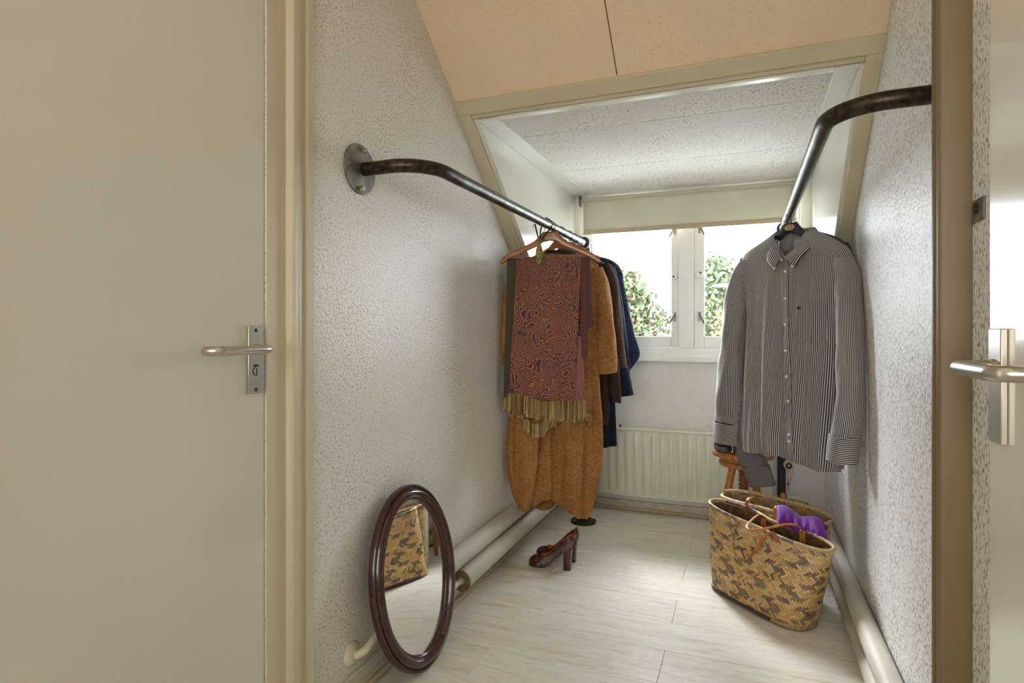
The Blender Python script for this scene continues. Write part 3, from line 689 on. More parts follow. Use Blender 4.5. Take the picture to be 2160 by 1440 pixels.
tassels(-.20, .125, 84, lambda u: .815-.04*u+.008*math.sin(9*u), lambda u: .085, -.050)
tassels(-.195, .12, 70, lambda u: .79-.02*u, lambda u: .075, -.042)
tassels(-.13, .03, 60, lambda u: .72-.05*math.sin(math.pi*min(1, u*1.15)), lambda u: .055, -.030)
tassels(.115, .172, 24, lambda u: .79, lambda u: .085, -.046)
tassels(-.222, -.185, 14, lambda u: .80, lambda u: .06, -.034)
fo = fr_.build('fringe', 'weave', sf); fo['kind'] = 'stuff'

# ---- scented sachet on a ribbon
sa = tag(emp('sachet', (xl_(2.66), 2.655, 1.445), R(12)), 'green and gold printed sachet hanging by a black ribbon before the front hanger', 'sachet')
prof = [(.002, 0), (.010, .006), (.016, .022), (.018, .045), (.0165, .07), (.011, .088), (.006, .097), (.009, .106), (.012, .116), (.006, .124), (.001, .126)]
rs = []
for r_, h_ in prof: rs.append([(-.035+r_*math.cos(2*math.pi*k/20), -.012+.55*r_*math.sin(2*math.pi*k/20), h_-.005) for k in range(20)])
MB().rings(rs).build('pouch', 'sachet', sa)
for pts in ([(-.033, -.012, .098), (-.030, -.01, .15), (-.022, -.006, .185), (-.008, 0, .2125), (.012, .004, .209), (.0225, .006, .187), (.018, .004, .17), (-.005, -.004, .14), (-.032, -.012, .10)], [(-.034, -.012, .10), (-.05, -.01, .16), (-.056, -.008, .188)]):
    MB().tube(spline(pts, 40), .0035, 8, flat=.3).build('ribbon', 'black', sa)
MB().tube([(-.015, 0, .208), (-.006, 0, .218), (.002, -.004, .222)], .003, 8, flat=.5).build('ribbon_end', 'black', sa)
MB().tube([(-.056, -.008, .188), (-.066, -.008, .182), (-.064, -.008, .170)], .003, 8, flat=.5).build('ribbon_end', 'black', sa)

# ---- striped shirt
zb = .55
RX, RY, RA = .19, 2.85, -46
hanger('navy lacquered hanger inside the striped shirt, with a tan sticker', RX, RY, RA, 1.65, 'hangerdark', .92, 'hangers on the right rail', sticker=True, dz=-.022)
si = tag(emp('shirt', (RX, RY, zb), R(RA)), 'black and white striped button-down shirt on the right rail', 'shirt')
def sfold(x, z, f):
    k = ramp_(z, 1.4, 1.0)
    return k*(.007*math.sin(2*math.pi*x/.125+1.2+z)+.004*math.sin(2*math.pi*x/.06-z*5))+(.006*math.exp(-((x-.0)/.02)**2)*ramp_(z, .95, .7) if f > 0 else 0)
ss = Shell([(1.562, -.066, .104, .01, .042), (1.55, -.108, .142, .01, .042), (1.522, -.196, .22, .005, .04), (1.486, -.268, .282, 0, .038), (1.42, -.288, .30, 0, .042), (1.32, -.262, .290, 0, .05), (1.2, -.246, .284, 0, .056), (1.0, -.258, .276, 0, .06), (.8, -.272, .264, 0, .064), (.65, -.280, .252, 0, .066), (.60, -.278, .248, 0, .064), (.575, -.276, .244, 0, .062)],
           sfold, lambda x, f: (.012*math.cos((x+.02)*13)-.012+.10*max(0, abs(x)-.17)) if f > 0 else -.025+.2*max(0, abs(x)-.15), 200, 110, neck=lambda x: 1.432+1.35*abs(x-.018), droop=.2)
bo = ss.build('body', 'stripe', si, per=1.16, zb=zb)
fy = lambda x, z: ss.front(x, z)
# button placket, buttons, pocket, yoke seam
px = lambda z: .012+.038*(1.43-z)/.6
MB().sheet(lambda u, v: (px(1.425-.82*v)+(u-.5)*.034, fy(px(1.425-.82*v)+(u-.5)*.034, 1.425-.82*v)-.0035, 1.425-.82*v-zb), 6, 60, (.034, .82)).build('placket', 'stripe', si, solid=.001)
for z in (1.383, 1.265, 1.152, 1.040, .93, .825, .685, .655):
    x = px(z); MB().lathe([(.0001, -.0042), (.0022, -.0042), (.003, -.0036), (.0052, -.004), (.0056, -.003), (.0056, 0), (.0001, 0)], 18, (x, fy(x, z)-.0042, z-zb), 'y').build('button', 'white', si)
def pocket(u, v):
    x = .080+.140*u; z = 1.24-.16*v*(1-.12*abs(2*u-1)) - .01*u
    return (x, fy(x, z)-.0028, z-zb)
pk = MB().sheet(pocket, 16, 16, (.128, .16)).build('pocket', 'stripe', si, solid=.0012)
for (a, b, c_, d_) in ((.082, 1.224, .012, .0045), (.090, 1.219, .005, .009), (.097, 1.223, .008, .004), (.101, 1.218, .003, .008)):
    B(a, a+c_, fy(a, b)-.0048, fy(a, b)-.0032, b-zb-d_/2, b-zb+d_/2).build('emblem', 'black', pk)
# collar: band and two pointed leaves
NK = (.02, .012)
cb = [(NK[0]+.078*math.cos(R(a)), NK[1]+.052*math.sin(R(a))+(-.012 if math.sin(R(a)) < 0 else 0)*(-math.sin(R(a))), 1.50+.045*math.sin(R(a))) for a in range(0, 360, 10)]
def coll(s_):
    # fold line from the back of the neck to the front, outer edge ending in the point
    inner = [(NK[0], .068, 1.572), (NK[0]+s_*.05, .058, 1.570), (NK[0]+s_*.085, .020, 1.556), (NK[0]+s_*.074, -.022, 1.518), (NK[0]+s_*.04, -.048, 1.473), (NK[0]-.006+s_*.006, -.062, 1.440)]
    outer = [(NK[0], .078, 1.528), (NK[0]+s_*.06, .068, 1.530), (NK[0]+s_*.118, .020, 1.518), (NK[0]+s_*.118, -.03, 1.478), (NK[0]+s_*.09, -.064, 1.434), (NK[0]+.013+s_*.052, -.074, 1.388)]
    A, Bq = spline(inner, 30), spline(outer, 30)
    def fn(u, v):
        a, b = A[round(v*30)], Bq[round(v*30)]
        return tuple(a[k]+(b[k]-a[k])*u+((-.006*math.sin(math.pi*u)) if k == 1 else (.008*math.sin(math.pi*u) if k == 2 else 0)) - (zb if k == 2 else 0) for k in range(3))
    MB().sheet(fn, 8, 30, (.055, .26)).build('collar_leaf', 'stripe', si, solid=.0022)
    p = Bq[30]; MB().lathe([(.0001, -.003), (.0045, -.003), (.0045, 0), (.0001, 0)], 14, (p[0]-s_*.004, p[1]-.006, p[2]+.008-zb), 'y').build('collar_button', 'white', si)
coll(-1); coll(1)
MB().sheet(lambda u, v: (NK[0]+.080*math.cos(R(-62+304*u)), NK[1]+(.055)*math.sin(R(-62+304*u))*(1 if math.sin(R(-62+304*u)) > 0 else 1.2), 1.475-zb+.018*math.sin(R(-62+304*u))+(.085 if math.sin(R(-62+304*u)) > 0 else .06)*v), 40, 6, (.1, .40)).build('collar_band', 'stripeH', si, solid=.0015)
MB().lathe([(.0001, -.004), (.005, -.004), (.005, 0), (.0001, 0)], 16, (.014, -.068, 1.432-zb), 'y').build('collar_stud', 'white', si)
sleeve('sleeve', 'stripe', si, [(-.258, 0, 1.455, .035, .036), (-.296, -.002, 1.38, .048, .046), (-.330, -.002, 1.22, .060, .05), (-.355, .0, 1.0, .068, .05), (-.370, .0, .8, .082, .05), (-.376, .0, .665, .092, .046)], .045, 11, zb, 70)
sleeve('cuff', 'stripeH', si, [(-.376, 0, .668, .094, .046), (-.378, 0, .62, .097, .044), (-.379, 0, .565, .098, .042)], .012, 12, zb)
sleeve('sleeve', 'stripe', si, [(.262, -.005, 1.418, .035, .036), (.300, -.030, 1.34, .042, .044), (.345, -.085, 1.2, .044, .048), (.385, -.125, 1.0, .045, .05), (.392, -.138, .85, .046, .05), (.372, -.138, .735, .052, .048)], .05, 13, zb, 70)
sleeve('cuff', 'stripeH', si, [(.372, -.138, .74, .054, .048), (.366, -.138, .69, .058, .048), (.360, -.138, .64, .060, .046)], .012, 14, zb)
# ---- taupe jacket behind the shirt
hanger('wooden hanger inside the taupe jacket on the right rail', .19, 3.0, -46, 1.65, 'hanger', .9, 'hangers on the right rail', dz=0)
ja = tag(emp('jacket', (.19, 3.0, zb), R(-46)), 'plain taupe jersey jacket hanging just behind the striped shirt', 'jacket')
Shell([(1.592, -.06, .07, 0, .03), (1.572, -.11, .125, 0, .03), (1.53, -.215, .235, 0, .03), (1.488, -.282, .288, 0, .032), (1.42, -.302, .302, 0, .034), (1.2, -.262, .28, 0, .036), (.9, -.255, .265, 0, .038), (.6, -.24, .24, 0, .04), (.58, -.235, .235, 0, .04)], lambda x, z, f: .004*math.sin(x*55)*ramp_(z, 1.2, .8)).build('body', 'taupe', ja, zb=zb)
sleeve('sleeve', 'taupe', ja, [(.262, 0, 1.488, .035, .03), (.298, -.02, 1.40, .036, .032), (.34, -.075, 1.2, .036, .034), (.385, -.125, .95, .036, .034), (.405, -.145, .76, .034, .03)], .03, 15, zb)
sleeve('sleeve', 'taupe', ja, [(-.255, 0, 1.488, .035, .03), (-.278, .005, 1.38, .034, .03), (-.26, .02, 1.15, .034, .03), (-.245, .03, .9, .034, .03), (-.235, .03, .75, .032, .03)], .03, 16, zb)
# ---- grey knit pullover, its ribbed cuff showing below the shirt
zk = .40
hanger('wooden hanger inside the grey knit pullover, furthest along the right rail', .189, 3.12, -30, 1.65, 'hanger', .72, 'hangers on the right rail')
kn = tag(emp('pullover', (.189, 3.12, zk), R(-30)), 'grey melange knitted pullover behind the shirt, one ribbed cuff hanging low', 'pullover')
Shell([(1.54, -.08, .08, 0, .03), (1.52, -.11, .11, 0, .032), (1.48, -.18, .15, 0, .032), (1.42, -.21, .165, 0, .036), (1.2, -.20, .165, 0, .04), (.9, -.20, .16, 0, .042), (.62, -.195, .155, 0, .042)], lambda x, z, f: .004*math.sin(x*50), ns=80, nl=40).build('body', 'knit', kn, zb=zk)
sleeve('sleeve', 'knit', kn, [(-.16, -.02, 1.44, .045, .035), (-.16, -.06, 1.2, .055, .04), (-.15, -.10, .9, .06, .042), (-.135, -.13, .68, .062, .042), (-.105, -.15, .54, .066, .04), (-.072, -.155, .475, .066, .036)], .04, 17, zk)
def kcuff(u, v):
    a = 2*math.pi*u
    return (-.072+.035*v+(.066-.004*v)*math.cos(a), -.155+.034*math.sin(a), .485-zk-.09*v+.22*(.066*math.cos(a)))
MB().sheet(kcuff, 40, 16, (.36, .09)).build('ribbed_cuff', 'knit', kn, solid=.004)
sleeve('sleeve', 'knit', kn, [(.125, 0, 1.44, .035, .03), (.14, -.01, 1.2, .035, .034), (.145, -.02, .9, .035, .034), (.14, -.03, .66, .035, .032)], .04, 18, zk)

# ================================================================== stool and slippers
SX, SY = -.005, 3.215
so = tag(emp('stool', (SX, SY, 0)), 'honey pine stool with a wooden screw stem, under the shirt cuff', 'stool')
MB().lathe([(.0001, .487), (.135, .487), (.146, .491), (.151, .500), (.151, .507), (.147, .516), (.138, .520), (.0001, .520)], 56).build('seat', 'pinering', so)
MB().lathe([(.0001, .437), (.095, .437), (.112, .442), (.118, .452), (.117, .463), (.110, .470), (.114, .476), (.114, .4865), (.0001, .4865)], 56).build('seat_ring', 'pinering', so)
rs = []
for i in range(241):
    z = .12+(.4368-.12)*i/240; ring = []
    for k in range(28):
        a = 2*math.pi*k/28; ph = (z/.0215-k/28) % 1
        r_ = .0175+.0055*(1-abs(2*ph-1))**.8
        ring.append((r_*math.cos(a), r_*math.sin(a), z))
    rs.append(ring)
MB().rings(rs).build('screw_stem', 'screwwood', so)
MB().lathe([(.0001, .17), (.042, .17), (.048, .18), (.048, .215), (.042, .225), (.0001, .225)], 40).build('hub', 'pine', so)
for a in (205, 325, 85):
    ca, sa = math.cos(R(a)), math.sin(R(a))
    MB().tube([(.055*ca, .055*sa, .437), (.10*ca, .10*sa, .22), (.15*ca, .15*sa, 0)], .02, 10, rr=[.018, .019, .014]).build('leg', 'pine', so)
    MB().tube([(.04*ca, .04*sa, .197), (.098*ca, .098*sa, .205)], .011, 10).build('stretcher', 'pine', so)
def slipper(label, x, y, rz):
    o = tag(emp('slipper', (x, y, .5202), rz), label, 'shoe', 'pair of grey slippers on the stool')
    out = lambda t: (.045*math.cos(t)*(1-.12*(math.sin(t) > 0)), .105*math.sin(t))
    for nm, z0, z1, k, mt in (('sole', 0, .028, 1, 'grey'), ('midsole', .0282, .036, .985, 'charcoal')):
        MB().rings([[(out(2*math.pi*j/40)[0]*q, out(2*math.pi*j/40)[1]*q, z) for j in range(40)] for z, q in ((z0, k*.97), (z0+.003, k), (z1-.003, k), (z1, k*.97))]).build(nm, mt, o)
    rs = []
    for i in range(9):
        t = i/8; rs.append([(out(2*math.pi*j/40)[0]*(.97-.5*t*t), .0+out(2*math.pi*j/40)[1]*(.97-.35*t*t)+.01*t, .0362+.045*math.sin(t*math.pi/2)) for j in range(40)])
    MB().rings(rs).build('upper', 'grey', o)
slipper('grey rubber soled slipper at the outer edge of the stool seat', SX-.098, SY-.005, R(4))
slipper('grey rubber soled slipper on the stool, half under the shirt cuff', SX-.002, SY-.035, R(-6))

# ================================================================== baskets
def superel(a, b, n, ph):
    c, s_ = math.cos(ph), math.sin(ph)
    return a*math.copysign(abs(c)**(2/n), c), b*math.copysign(abs(s_)**(2/n), s_)
class Basket:
    def __init__(s, c0, c1, a0, b0, a1, b1, r0, r1, h, rimz, pinch, n0=3.4, n1=2.6):
        s.__dict__.update(locals()); N = 400
        pts = [Vector((*superel((a0+a1)/2, (b0+b1)/2, 3, 2*math.pi*k/N), 0)) for k in range(N+1)]
        L = [0]
        for k in range(N): L.append(L[-1]+(pts[k+1]-pts[k]).length)
        s.per = L[-1]; s.L = np.array(L); s.N = N
    def S(s, q, t): # q arc length on the mean outline, t height fraction -> local point
        ph = 2*math.pi*np.interp(q % s.per, s.L, np.arange(s.N+1))/s.N
        e = t**.8; a = s.a0+(s.a1-s.a0)*e; b = s.b0+(s.b1-s.b0)*e+.012*math.sin(math.pi*t); n = s.n0+(s.n1-s.n0)*t
        x, y = superel(a, b, n, ph); rz = s.rimz(x/a, -1 if y < 0 else 1)
        y *= 1-s.pinch*(t**3)*math.exp(-(x/(.32*a))**2)
        g = s.r0+(s.r1-s.r0)*t; cx = s.c0[0]+(s.c1[0]-s.c0[0])*t; cy = s.c0[1]+(s.c1[1]-s.c0[1])*t
        return Vector((cx+x*math.cos(g)-y*math.sin(g), cy+x*math.sin(g)+y*math.cos(g), .004+t*(s.h+rz*t)))
    def nrm(s, q, t):
        d = .004; u = s.S(q+d, t)-s.S(q-d, t); v = s.S(q, min(1, t+.02))-s.S(q, max(0, t-.02)); return u.cross(v).normalized()
def weave_mesh(bk, w, fl, colf, lift=.0022, t0=.03, t1=.97, skew=1.0):
    # twill woven at 45 degrees: every float is a small bowed strip of its own
    mb = MB(); k = math.sqrt(.5); P = bk.per; H = bk.h; m = 2*fl
    nper = round(P*k/w/m)*m; w = P*k/nper  # lattice closes around the basket
    rnd = random.Random(3); nh = int(H*k/w)+2
    def strip(i0, j0, alongp):
        # cell corner in p,q lattice; p=(a+b)k/w, q=(b-a)k/w
        pts = []; uvs = []; n = 3; tmid = None
        for r_ in range(n+1):
            for c_ in (0, 1, 2):
                l = (fl-.06)*r_/n+.03; x = .06+.88*c_/2
                p, q = (i0+l, j0+x) if alongp else (i0+x, j0+l)
                a = (p-q)*w*k; b = (p+q)*w*k*skew; t = b/H
                pts.append((a, t, (.35+.65*math.sin(math.pi*r_/n))*(1 if c_ == 1 else .45))); uvs.append((x*w*2, l*w))
        tm = sum(q[1] for q in pts)/len(pts)
        if tm < t0 or tm > t1: return
        V = []
        for a, t, hgt in pts:
            t = min(max(t, .005), .995); V.append(bk.S(a, t)+bk.nrm(a, t)*(lift*hgt))
        i = pts[4][0]; F = []
        for r_ in range(n):
            for c_ in (0, 1): F.append((r_*3+c_, r_*3+c_+1, r_*3+c_+4, r_*3+c_+3))
        mb.add(V, F, uvs, colf(i0, j0, alongp, pts[4][0], tm, rnd))
    # p+q >= 0 .. 2*nh ; a in [0,P)
    for sgn in (0,):
        for pq in range(-2*fl, int(2*H/(2*w*k*skew))+2*fl):
            pass
    A = nper
    imax = int(H/(w*k*skew))+2*fl
    seen = set()
    for d in range(0, 2*A):          # d = p-q (perimeter index)
        for e in range(-2*fl, imax+1):  # e = p+q
            if (d+e) % 2: continue
            i, j = (d+e)//2, (e-d)//2
            ph = (i-j) % m if False else (i+j) % m
            if ph == 0: strip(i, j, True)
            if ph == fl: strip(i, j, False)
    return mb
def rim(bk, t, r, name, parent, colf, dz=0, n=180, nn=10, out=0):
    pts = [bk.S(bk.per*k/n, t)+Vector((0, 0, dz))+bk.nrm(bk.per*k/n, min(t, .97))*out for k in range(n)]
    mb = MB()
    for k in range(n):
        seg = MB().tube([pts[k], (pts[k]+pts[(k+1) % n])/2, pts[(k+1) % n]], r, nn, cap=False, rr=[r*.96, r*1.03, r*.96], upv=(0, 0, 1))
        mb.add(seg.v, [f for f in seg.f], None, colf(k, n))
    return mb.build(name, 'weave', parent)
def lining(bk, name, mat, parent, off=-.003):
    rs = [[bk.S(bk.per*k/120, t)+bk.nrm(bk.per*k/120, min(max(t, .02), .98))*off for k in range(120)] for t in [0, .02, .1, .25, .4, .55, .7, .85, .97]]
    mb = MB().rings(rs, cap=False); n = 120
    mb.add([*rs[0]], [tuple(range(120))])
    o = mb.build(name, mat, parent, normals=False); return o
def strap(name, pts, w, parent, th=.0022, mat='leather', n=50, grooves=False, upv=(0, 0, 1)):
    return MB().tube(spline(pts, n), w/2, 12, flat=2*th/w, upv=upv).build(name, mat, parent)
lc = lambda *c: lin(*c)[:3]
def mixc(a, b, f): return tuple(x+(y-x)*f for x, y in zip(a, b))
# front basket: golden and grey-brown twill
bx = tag(emp('woven_basket', (0, 0, 0)), 'golden and brown checkered palm basket with leather straps, nearest the camera', 'basket', 'woven shopping baskets')
b1 = Basket((.063, 2.618), (.085, 2.622), .222, .086, .268, .082, R(-43), R(-36), .333, lambda x, sd: -.028*x-.012*math.exp(-(x/.3)**2)*(1 if sd < 0 else .2), .42)
def col1(i, j, ap, a, t, rnd):
    gold = mixc(lc(236, 204, 144), lc(206, 164, 100), rnd.random()); dk = mixc(lc(158, 134, 108), lc(116, 96, 80), rnd.random()); pale = mixc(lc(232, 208, 162), lc(206, 178, 130), rnd.random())
    blk = ((i//4) % 3 == 0) if ap else ((j//4) % 3 == 1)
    c = (dk if rnd.random() < .9 else gold) if blk else (gold if rnd.random() < .93 else mixc(gold, dk, .7))
    if t > .55 and rnd.random() < (t-.5): c = mixc(c, pale, .6)
    return c
o_ = weave_mesh(b1, .0086, 3, col1).build('weave', 'weave', bx, normals=False); o_['kind'] = 'stuff'
m = NT('basket_inside'); v = m.coord(); m.col(m.ramp(m.noise(v, 60, 3), [(.35, lin(72, 52, 32)), (.65, lin(128, 96, 54))])); m.set(Roughness=.85); M['inside1'] = m.m
m = NT('basket_inside_pale'); v = m.coord('Object', (1, 1, 3)); m.col(m.ramp(m.noise(v, 90, 3), [(.35, lin(116, 92, 66)), (.65, lin(182, 156, 116))])); m.set(Roughness=.85); m.bump(m.noise(v, 120, 2), .5, .004); M['inside2'] = m.m
lining(b1, 'lining', 'inside1', bx)
def rimcol(k, n):
    s_ = (k*9)//n; r_ = random.Random(k)
    base = lc(196, 170, 116) if s_ % 2 == 0 else lc(104, 92, 84)
    return mixc(base, lc(220, 204, 164), .35*r_.random())
rim(b1, 1, .0075, 'rim', bx, rimcol)
rim(b1, .012, .0075, 'foot_rim', bx, lambda k, n: mixc(lc(190, 160, 104) if ((k*7)//n) % 3 == 0 else lc(82, 68, 58), lc(60, 48, 40), .4*random.Random(k).random()), dz=.004, out=.002)
f1 = strap('front_handle', [(-.012, 2.628, .30), (-.010, 2.622, .338), (-.022, 2.602, .335), (-.040, 2.585, .275), (-.036, 2.56, .215), (.0, 2.535, .205), (.040, 2.515, .255), (.070, 2.50, .312), (.095, 2.50, .338), (.115, 2.513, .325), (.118, 2.518, .29)], .013, bx)
f2 = strap('back_handle', [(.075, 2.66, .31), (.072, 2.65, .352), (.052, 2.60, .372), (.022, 2.52, .366), (.010, 2.475, .358), (.030, 2.452, .354), (.085, 2.475, .362), (.15, 2.525, .368), (.195, 2.545, .362), (.212, 2.55, .335), (.21, 2.555, .30)], .013, bx)
for x, y, z, h in ((-.012, 2.622, .318, f1), (.117, 2.510, .306, f1), (.075, 2.654, .335, f2), (.211, 2.548, .325, f2)):
    t_ = B(-.011, .011, -.004, .004, -.028, .020).build('strap_tab', 'leather', h, bevel=.002); t_.location = (x, y, z); t_.rotation_euler = (0, 0, R(-38))
    rv = MB().lathe([(.0001, -.0055), (.003, -.0055), (.004, -.004), (.004, 0)], 12, (x, y-.003, z-.012), 'y').build('rivet', 'brass', h)
# dark thing inside the front basket
bd = tag(emp('cap', (.205, 2.505, .225), R(-36)), 'black soft cap lying inside the front basket', 'cap')
rs = [[(.062*math.cos(q)*(1-.9*(t/8)**3), .040*math.sin(q)*(1-.9*(t/8)**3), .07*math.sin(t/8*math.pi/2)+.005*math.sin(3*q+t)) for q in [2*math.pi*k/32 for k in range(32)]] for t in range(9)]
MB().rings(rs).build('crown', 'charcoal', bd)
MB().sheet(lambda u, v: (-.06-.045*v*math.sin(math.pi*u), -.035+.07*u, .012+.01*v), 12, 6).build('peak', 'charcoal', bd, solid=.004)
# rear basket: pale braided palm
by = tag(emp('woven_basket', (0, 0, 0)), 'pale braided palm basket with grooved leather loops, behind the checkered basket', 'basket', 'woven shopping baskets')
b2 = Basket((.135, 2.80), (.118, 2.815), .165, .068, .235, .085, R(-31), R(-29), .352, lambda x, sd: .008*(1-x*x)+(-.006 if sd < 0 else .006)-.008*x, .12)
def col2(i, j, ap, a, t, rnd): return mixc(mixc(lc(230, 210, 172), lc(206, 180, 138), rnd.random()), lc(150, 122, 88), .35 if rnd.random() < .14 else 0)
o_ = weave_mesh(b2, .0098, 2, col2, lift=.003, skew=.72).build('weave', 'weave', by, normals=False); o_['kind'] = 'stuff'
lining(b2, 'lining', 'inside2', by)
rim(b2, 1, .0085, 'rim', by, lambda k, n: mixc(lc(214, 192, 150), lc(188, 158, 112), random.Random(k).random()))
for pts in ([(.012, 2.775, .30), (.008, 2.768, .352), (.016, 2.774, .383), (.036, 2.80, .388), (.06, 2.80, .365), (.085, 2.785, .345)], [(.165, 2.905, .28), (.165, 2.9, .36), (.160, 2.905, .392), (.152, 2.918, .372), (.152, 2.925, .31)], [(.235, 2.83, .30), (.238, 2.835, .352), (.248, 2.852, .376), (.258, 2.865, .36), (.258, 2.868, .33)]):
    h = strap('handle_loop', pts, .019, by, .003, n=30)
    p0 = Vector(pts[0]); MB().lathe([(.0001, -.006), (.003, -.006), (.004, -.004), (.004, 0)], 12, (p0.x, p0.y-.003, p0.z+.01), 'y').build('rivet', 'brass', h)
h = strap('handle_loop', [(.128, 2.712, .385), (.122, 2.700, .372), (.119, 2.692, .34), (.118, 2.694, .30), (.120, 2.70, .25)], .018, by, .003, n=30)
MB().lathe([(.0001, -.006), (.003, -.006), (.004, -.004), (.004, 0)], 12, (.118, 2.690, .315), 'y').build('rivet', 'brass', h)
# purple cloth draped over the rear basket's front edge
pc = tag(emp('purple_cloth', (.125, 2.69, .33)), 'crumpled purple cotton cloth spilling over the edge of the rear basket', 'cloth')
def pf_(u, v):
    x = .002+.165*u; y = -.02-.080*u+.02*math.sin(2.2*u)
    s_ = v*.10; ridge = .008*math.sin(u*17)*v+.005*math.sin(u*41+v*6)*v+.012*math.exp(-((u-.33)/.07)**2)*v
    z = .060-.030*u+.010*math.sin(u*9)*(1-v)-(.068-.012*u)*v**1.2*(1-.35*(1-u)**3)+.006*math.sin(u*33)*v
    if v < .25: pass
    return (x+.012*v*(u-.3), y-.014-.03*math.sin(min(1, v*1.3)*math.pi/2)-ridge+.05*(1-v)**2, z)
MB().sheet(pf_, 60, 24, (.2, .1)).build('drape', 'purple', pc, solid=.003)
MB().sheet(lambda u, v: (.012+.17*u, .02-.082*u+.045*v, .045-.03*u-.03*v+.006*math.sin(u*22+v*5)), 30, 10).build('bunched_end', 'purple', pc, solid=.003)

# ================================================================== oval mirror leaning on the left wall
ta = R(8.6); A_, B_ = .2275, .302
hd = Vector((.075, .982, 0)).normalized(); n0 = Vector((hd.y, -hd.x, 0)); up = (Vector((0, 0, 1))*math.cos(ta)-n0*math.sin(ta)); nn = n0*math.cos(ta)+Vector((0, 0, 1))*math.sin(ta)
mi = tag(emp('mirror', (0, 0, 0)), 'oval mirror in a dark mahogany frame leaning against the left wall', 'mirror')
mw = Matrix((hd, up, nn)).transposed().to_4x4(); mw.translation = Vector((-1.032, 1.718, .300)); mi.matrix_world = mw
def ell(k, n, off):
    a = 2*math.pi*k/n; c, s_ = math.cos(a), math.sin(a); nx, ny = c/A_, s_/B_; q = math.hypot(nx, ny)
    return A_*c-off*nx/q, B_*s_-off*ny/q
prof = [(0, -.004), (0, .010), (.003, .015), (.009, .016), (.011, .012), (.0135, .012), (.016, .019), (.022, .026), (.030, .029), (.037, .027), (.042, .020), (.044, .014), (.0475, .0135), (.050, .010), (.053, .009), (.055, .003), (.052, -.004)]
rs = []
for k in range(128): rs.append([(*ell(k, 128, o), z) for o, z in prof])
MB().rings(rs, cap=False, loop=True).build('frame', 'mahogany', mi)
MB().add([(*ell(k, 96, .050), .0035) for k in range(96)], [tuple(range(96))]).build('glass', 'mirror', mi, False)
MB().rings([[(*ell(k, 96, .010), z) for k in range(96)] for z in (-.0075, -.0042)]).build('backing', 'mirrorback', mi, False)

# ================================================================== court shoes
def pump(label, x, y, rz, mir):
    o = tag(emp('court_shoe', (x, y, 0), rz), label, 'shoe', 'pair of oxblood heels')
    L = .215; N = 44
    sb = lambda s: np.interp(s, [0, .06, .3, .42, .6, .8, .92, 1], [.010, .006, .006, .012, .042, .083, .094, .098])
    tp = lambda s: np.interp(s, [0, .04, .1, .2, .28, .34, .45, .6, .75, .9, .97, 1], [.022, .038, .047, .053, .053, .050, .062, .094, .128, .156, .166, .168])
    wd = lambda s: np.interp(s, [0, .02, .06, .14, .25, .36, .5, .65, .8, .92, .98, 1], [.003, .015, .026, .035, .039, .038, .031, .027, .027, .025, .017, .003])
    sm = lambda f, s: (f(max(0, s-.02))+f(min(1, s+.02))+2*f(s))/4
    def grid(inset, s0=0):
        rs = []
        for i in range(N+1):
            s = s0+(1-s0)*i/N; zb_, zt, w = sm(sb, s)+inset, sm(tp, s)-(inset*.3), max(.0015, sm(wd, s)-inset)
            cf = 1-min(1, max(0, (s-.22)/.07)); cf = cf*cf*(3-2*cf); row = []
            for k in range(33):
                q = -1+2*k/32; a = abs(q); sg = math.copysign(1, q)
                if a < .35: yy, zz = w*.92*(a/.35), zb_+.001
                else:
                    t = (a-.35)/.65
                    yo, zo = w*(.92+.10*math.sin(t*math.pi*.7))*(1-.18*t), zb_+(zt-zb_)*t
                    yc_, zc_ = w*math.cos(math.pi/2*t**1.15), zb_+(zt-zb_)*math.sin(math.pi/2*min(1, t*1.02))
                    yy, zz = yo+(yc_-yo)*cf, zo+(zc_-zo)*cf
                row.append((-L+L*s+.006*math.sin(math.pi*min(1, max(0, (zz-zb_)/.07)))*max(0, (s-.85)/.15), sg*yy+mir*.006*math.sin(math.pi*s), zz))
            rs.append(row)
        return rs
    MB().rings(grid(0), cap=False, closed=False).build('upper', 'patent', o)
    MB().rings(grid(.0016, .2), cap=False, closed=False).build('lining', 'lining', o)
    rs = []
    for i in range(N+1):
        s = .02+.96*i/N; w = sm(wd, s)*.95; z = sm(sb, s); th = .006 if s < .4 else .0035
        yc_ = mir*.006*math.sin(math.pi*s); xx = -L+L*s
        rs.append([(xx, yc_-w, z+.002), (xx, yc_-w, max(0, z-th)), (xx, yc_+w, max(0, z-th)), (xx, yc_+w, z+.002)])
    MB().rings(rs).build('sole', 'rubber', o)
    rs = []
    for z, a, b, xo in ((.0, .0175, .016, -.025), (.006, .0175, .016, -.025), (.05, .0185, .017, -.0235), (.08, .0205, .019, -.0215), (.0945, .0215, .020, -.0205)):
        ring = []
        for k in range(24):
            q = 2*math.pi*k/24; c, s_ = math.cos(q), math.sin(q)
            ring.append((xo+a*math.copysign(abs(c)**.55, c), b*math.copysign(abs(s_)**.55, s_), z+(.008*c if z > .07 else 0)))
        rs.append(ring)
    h = MB().rings(rs[1:]).build('heel', 'patent', o); MB().rings([rs[0], [(p[0], p[1], .0058) for p in rs[0]]]).build('heel_tip', 'rubber', h)
pump('oxblood patent block heel, the nearer shoe of the pair on the floor', -.752, 2.672, R(1), 1)
pump('oxblood patent block heel, the further shoe of the pair nearer the window', -.757, 2.778, R(-3), -1)

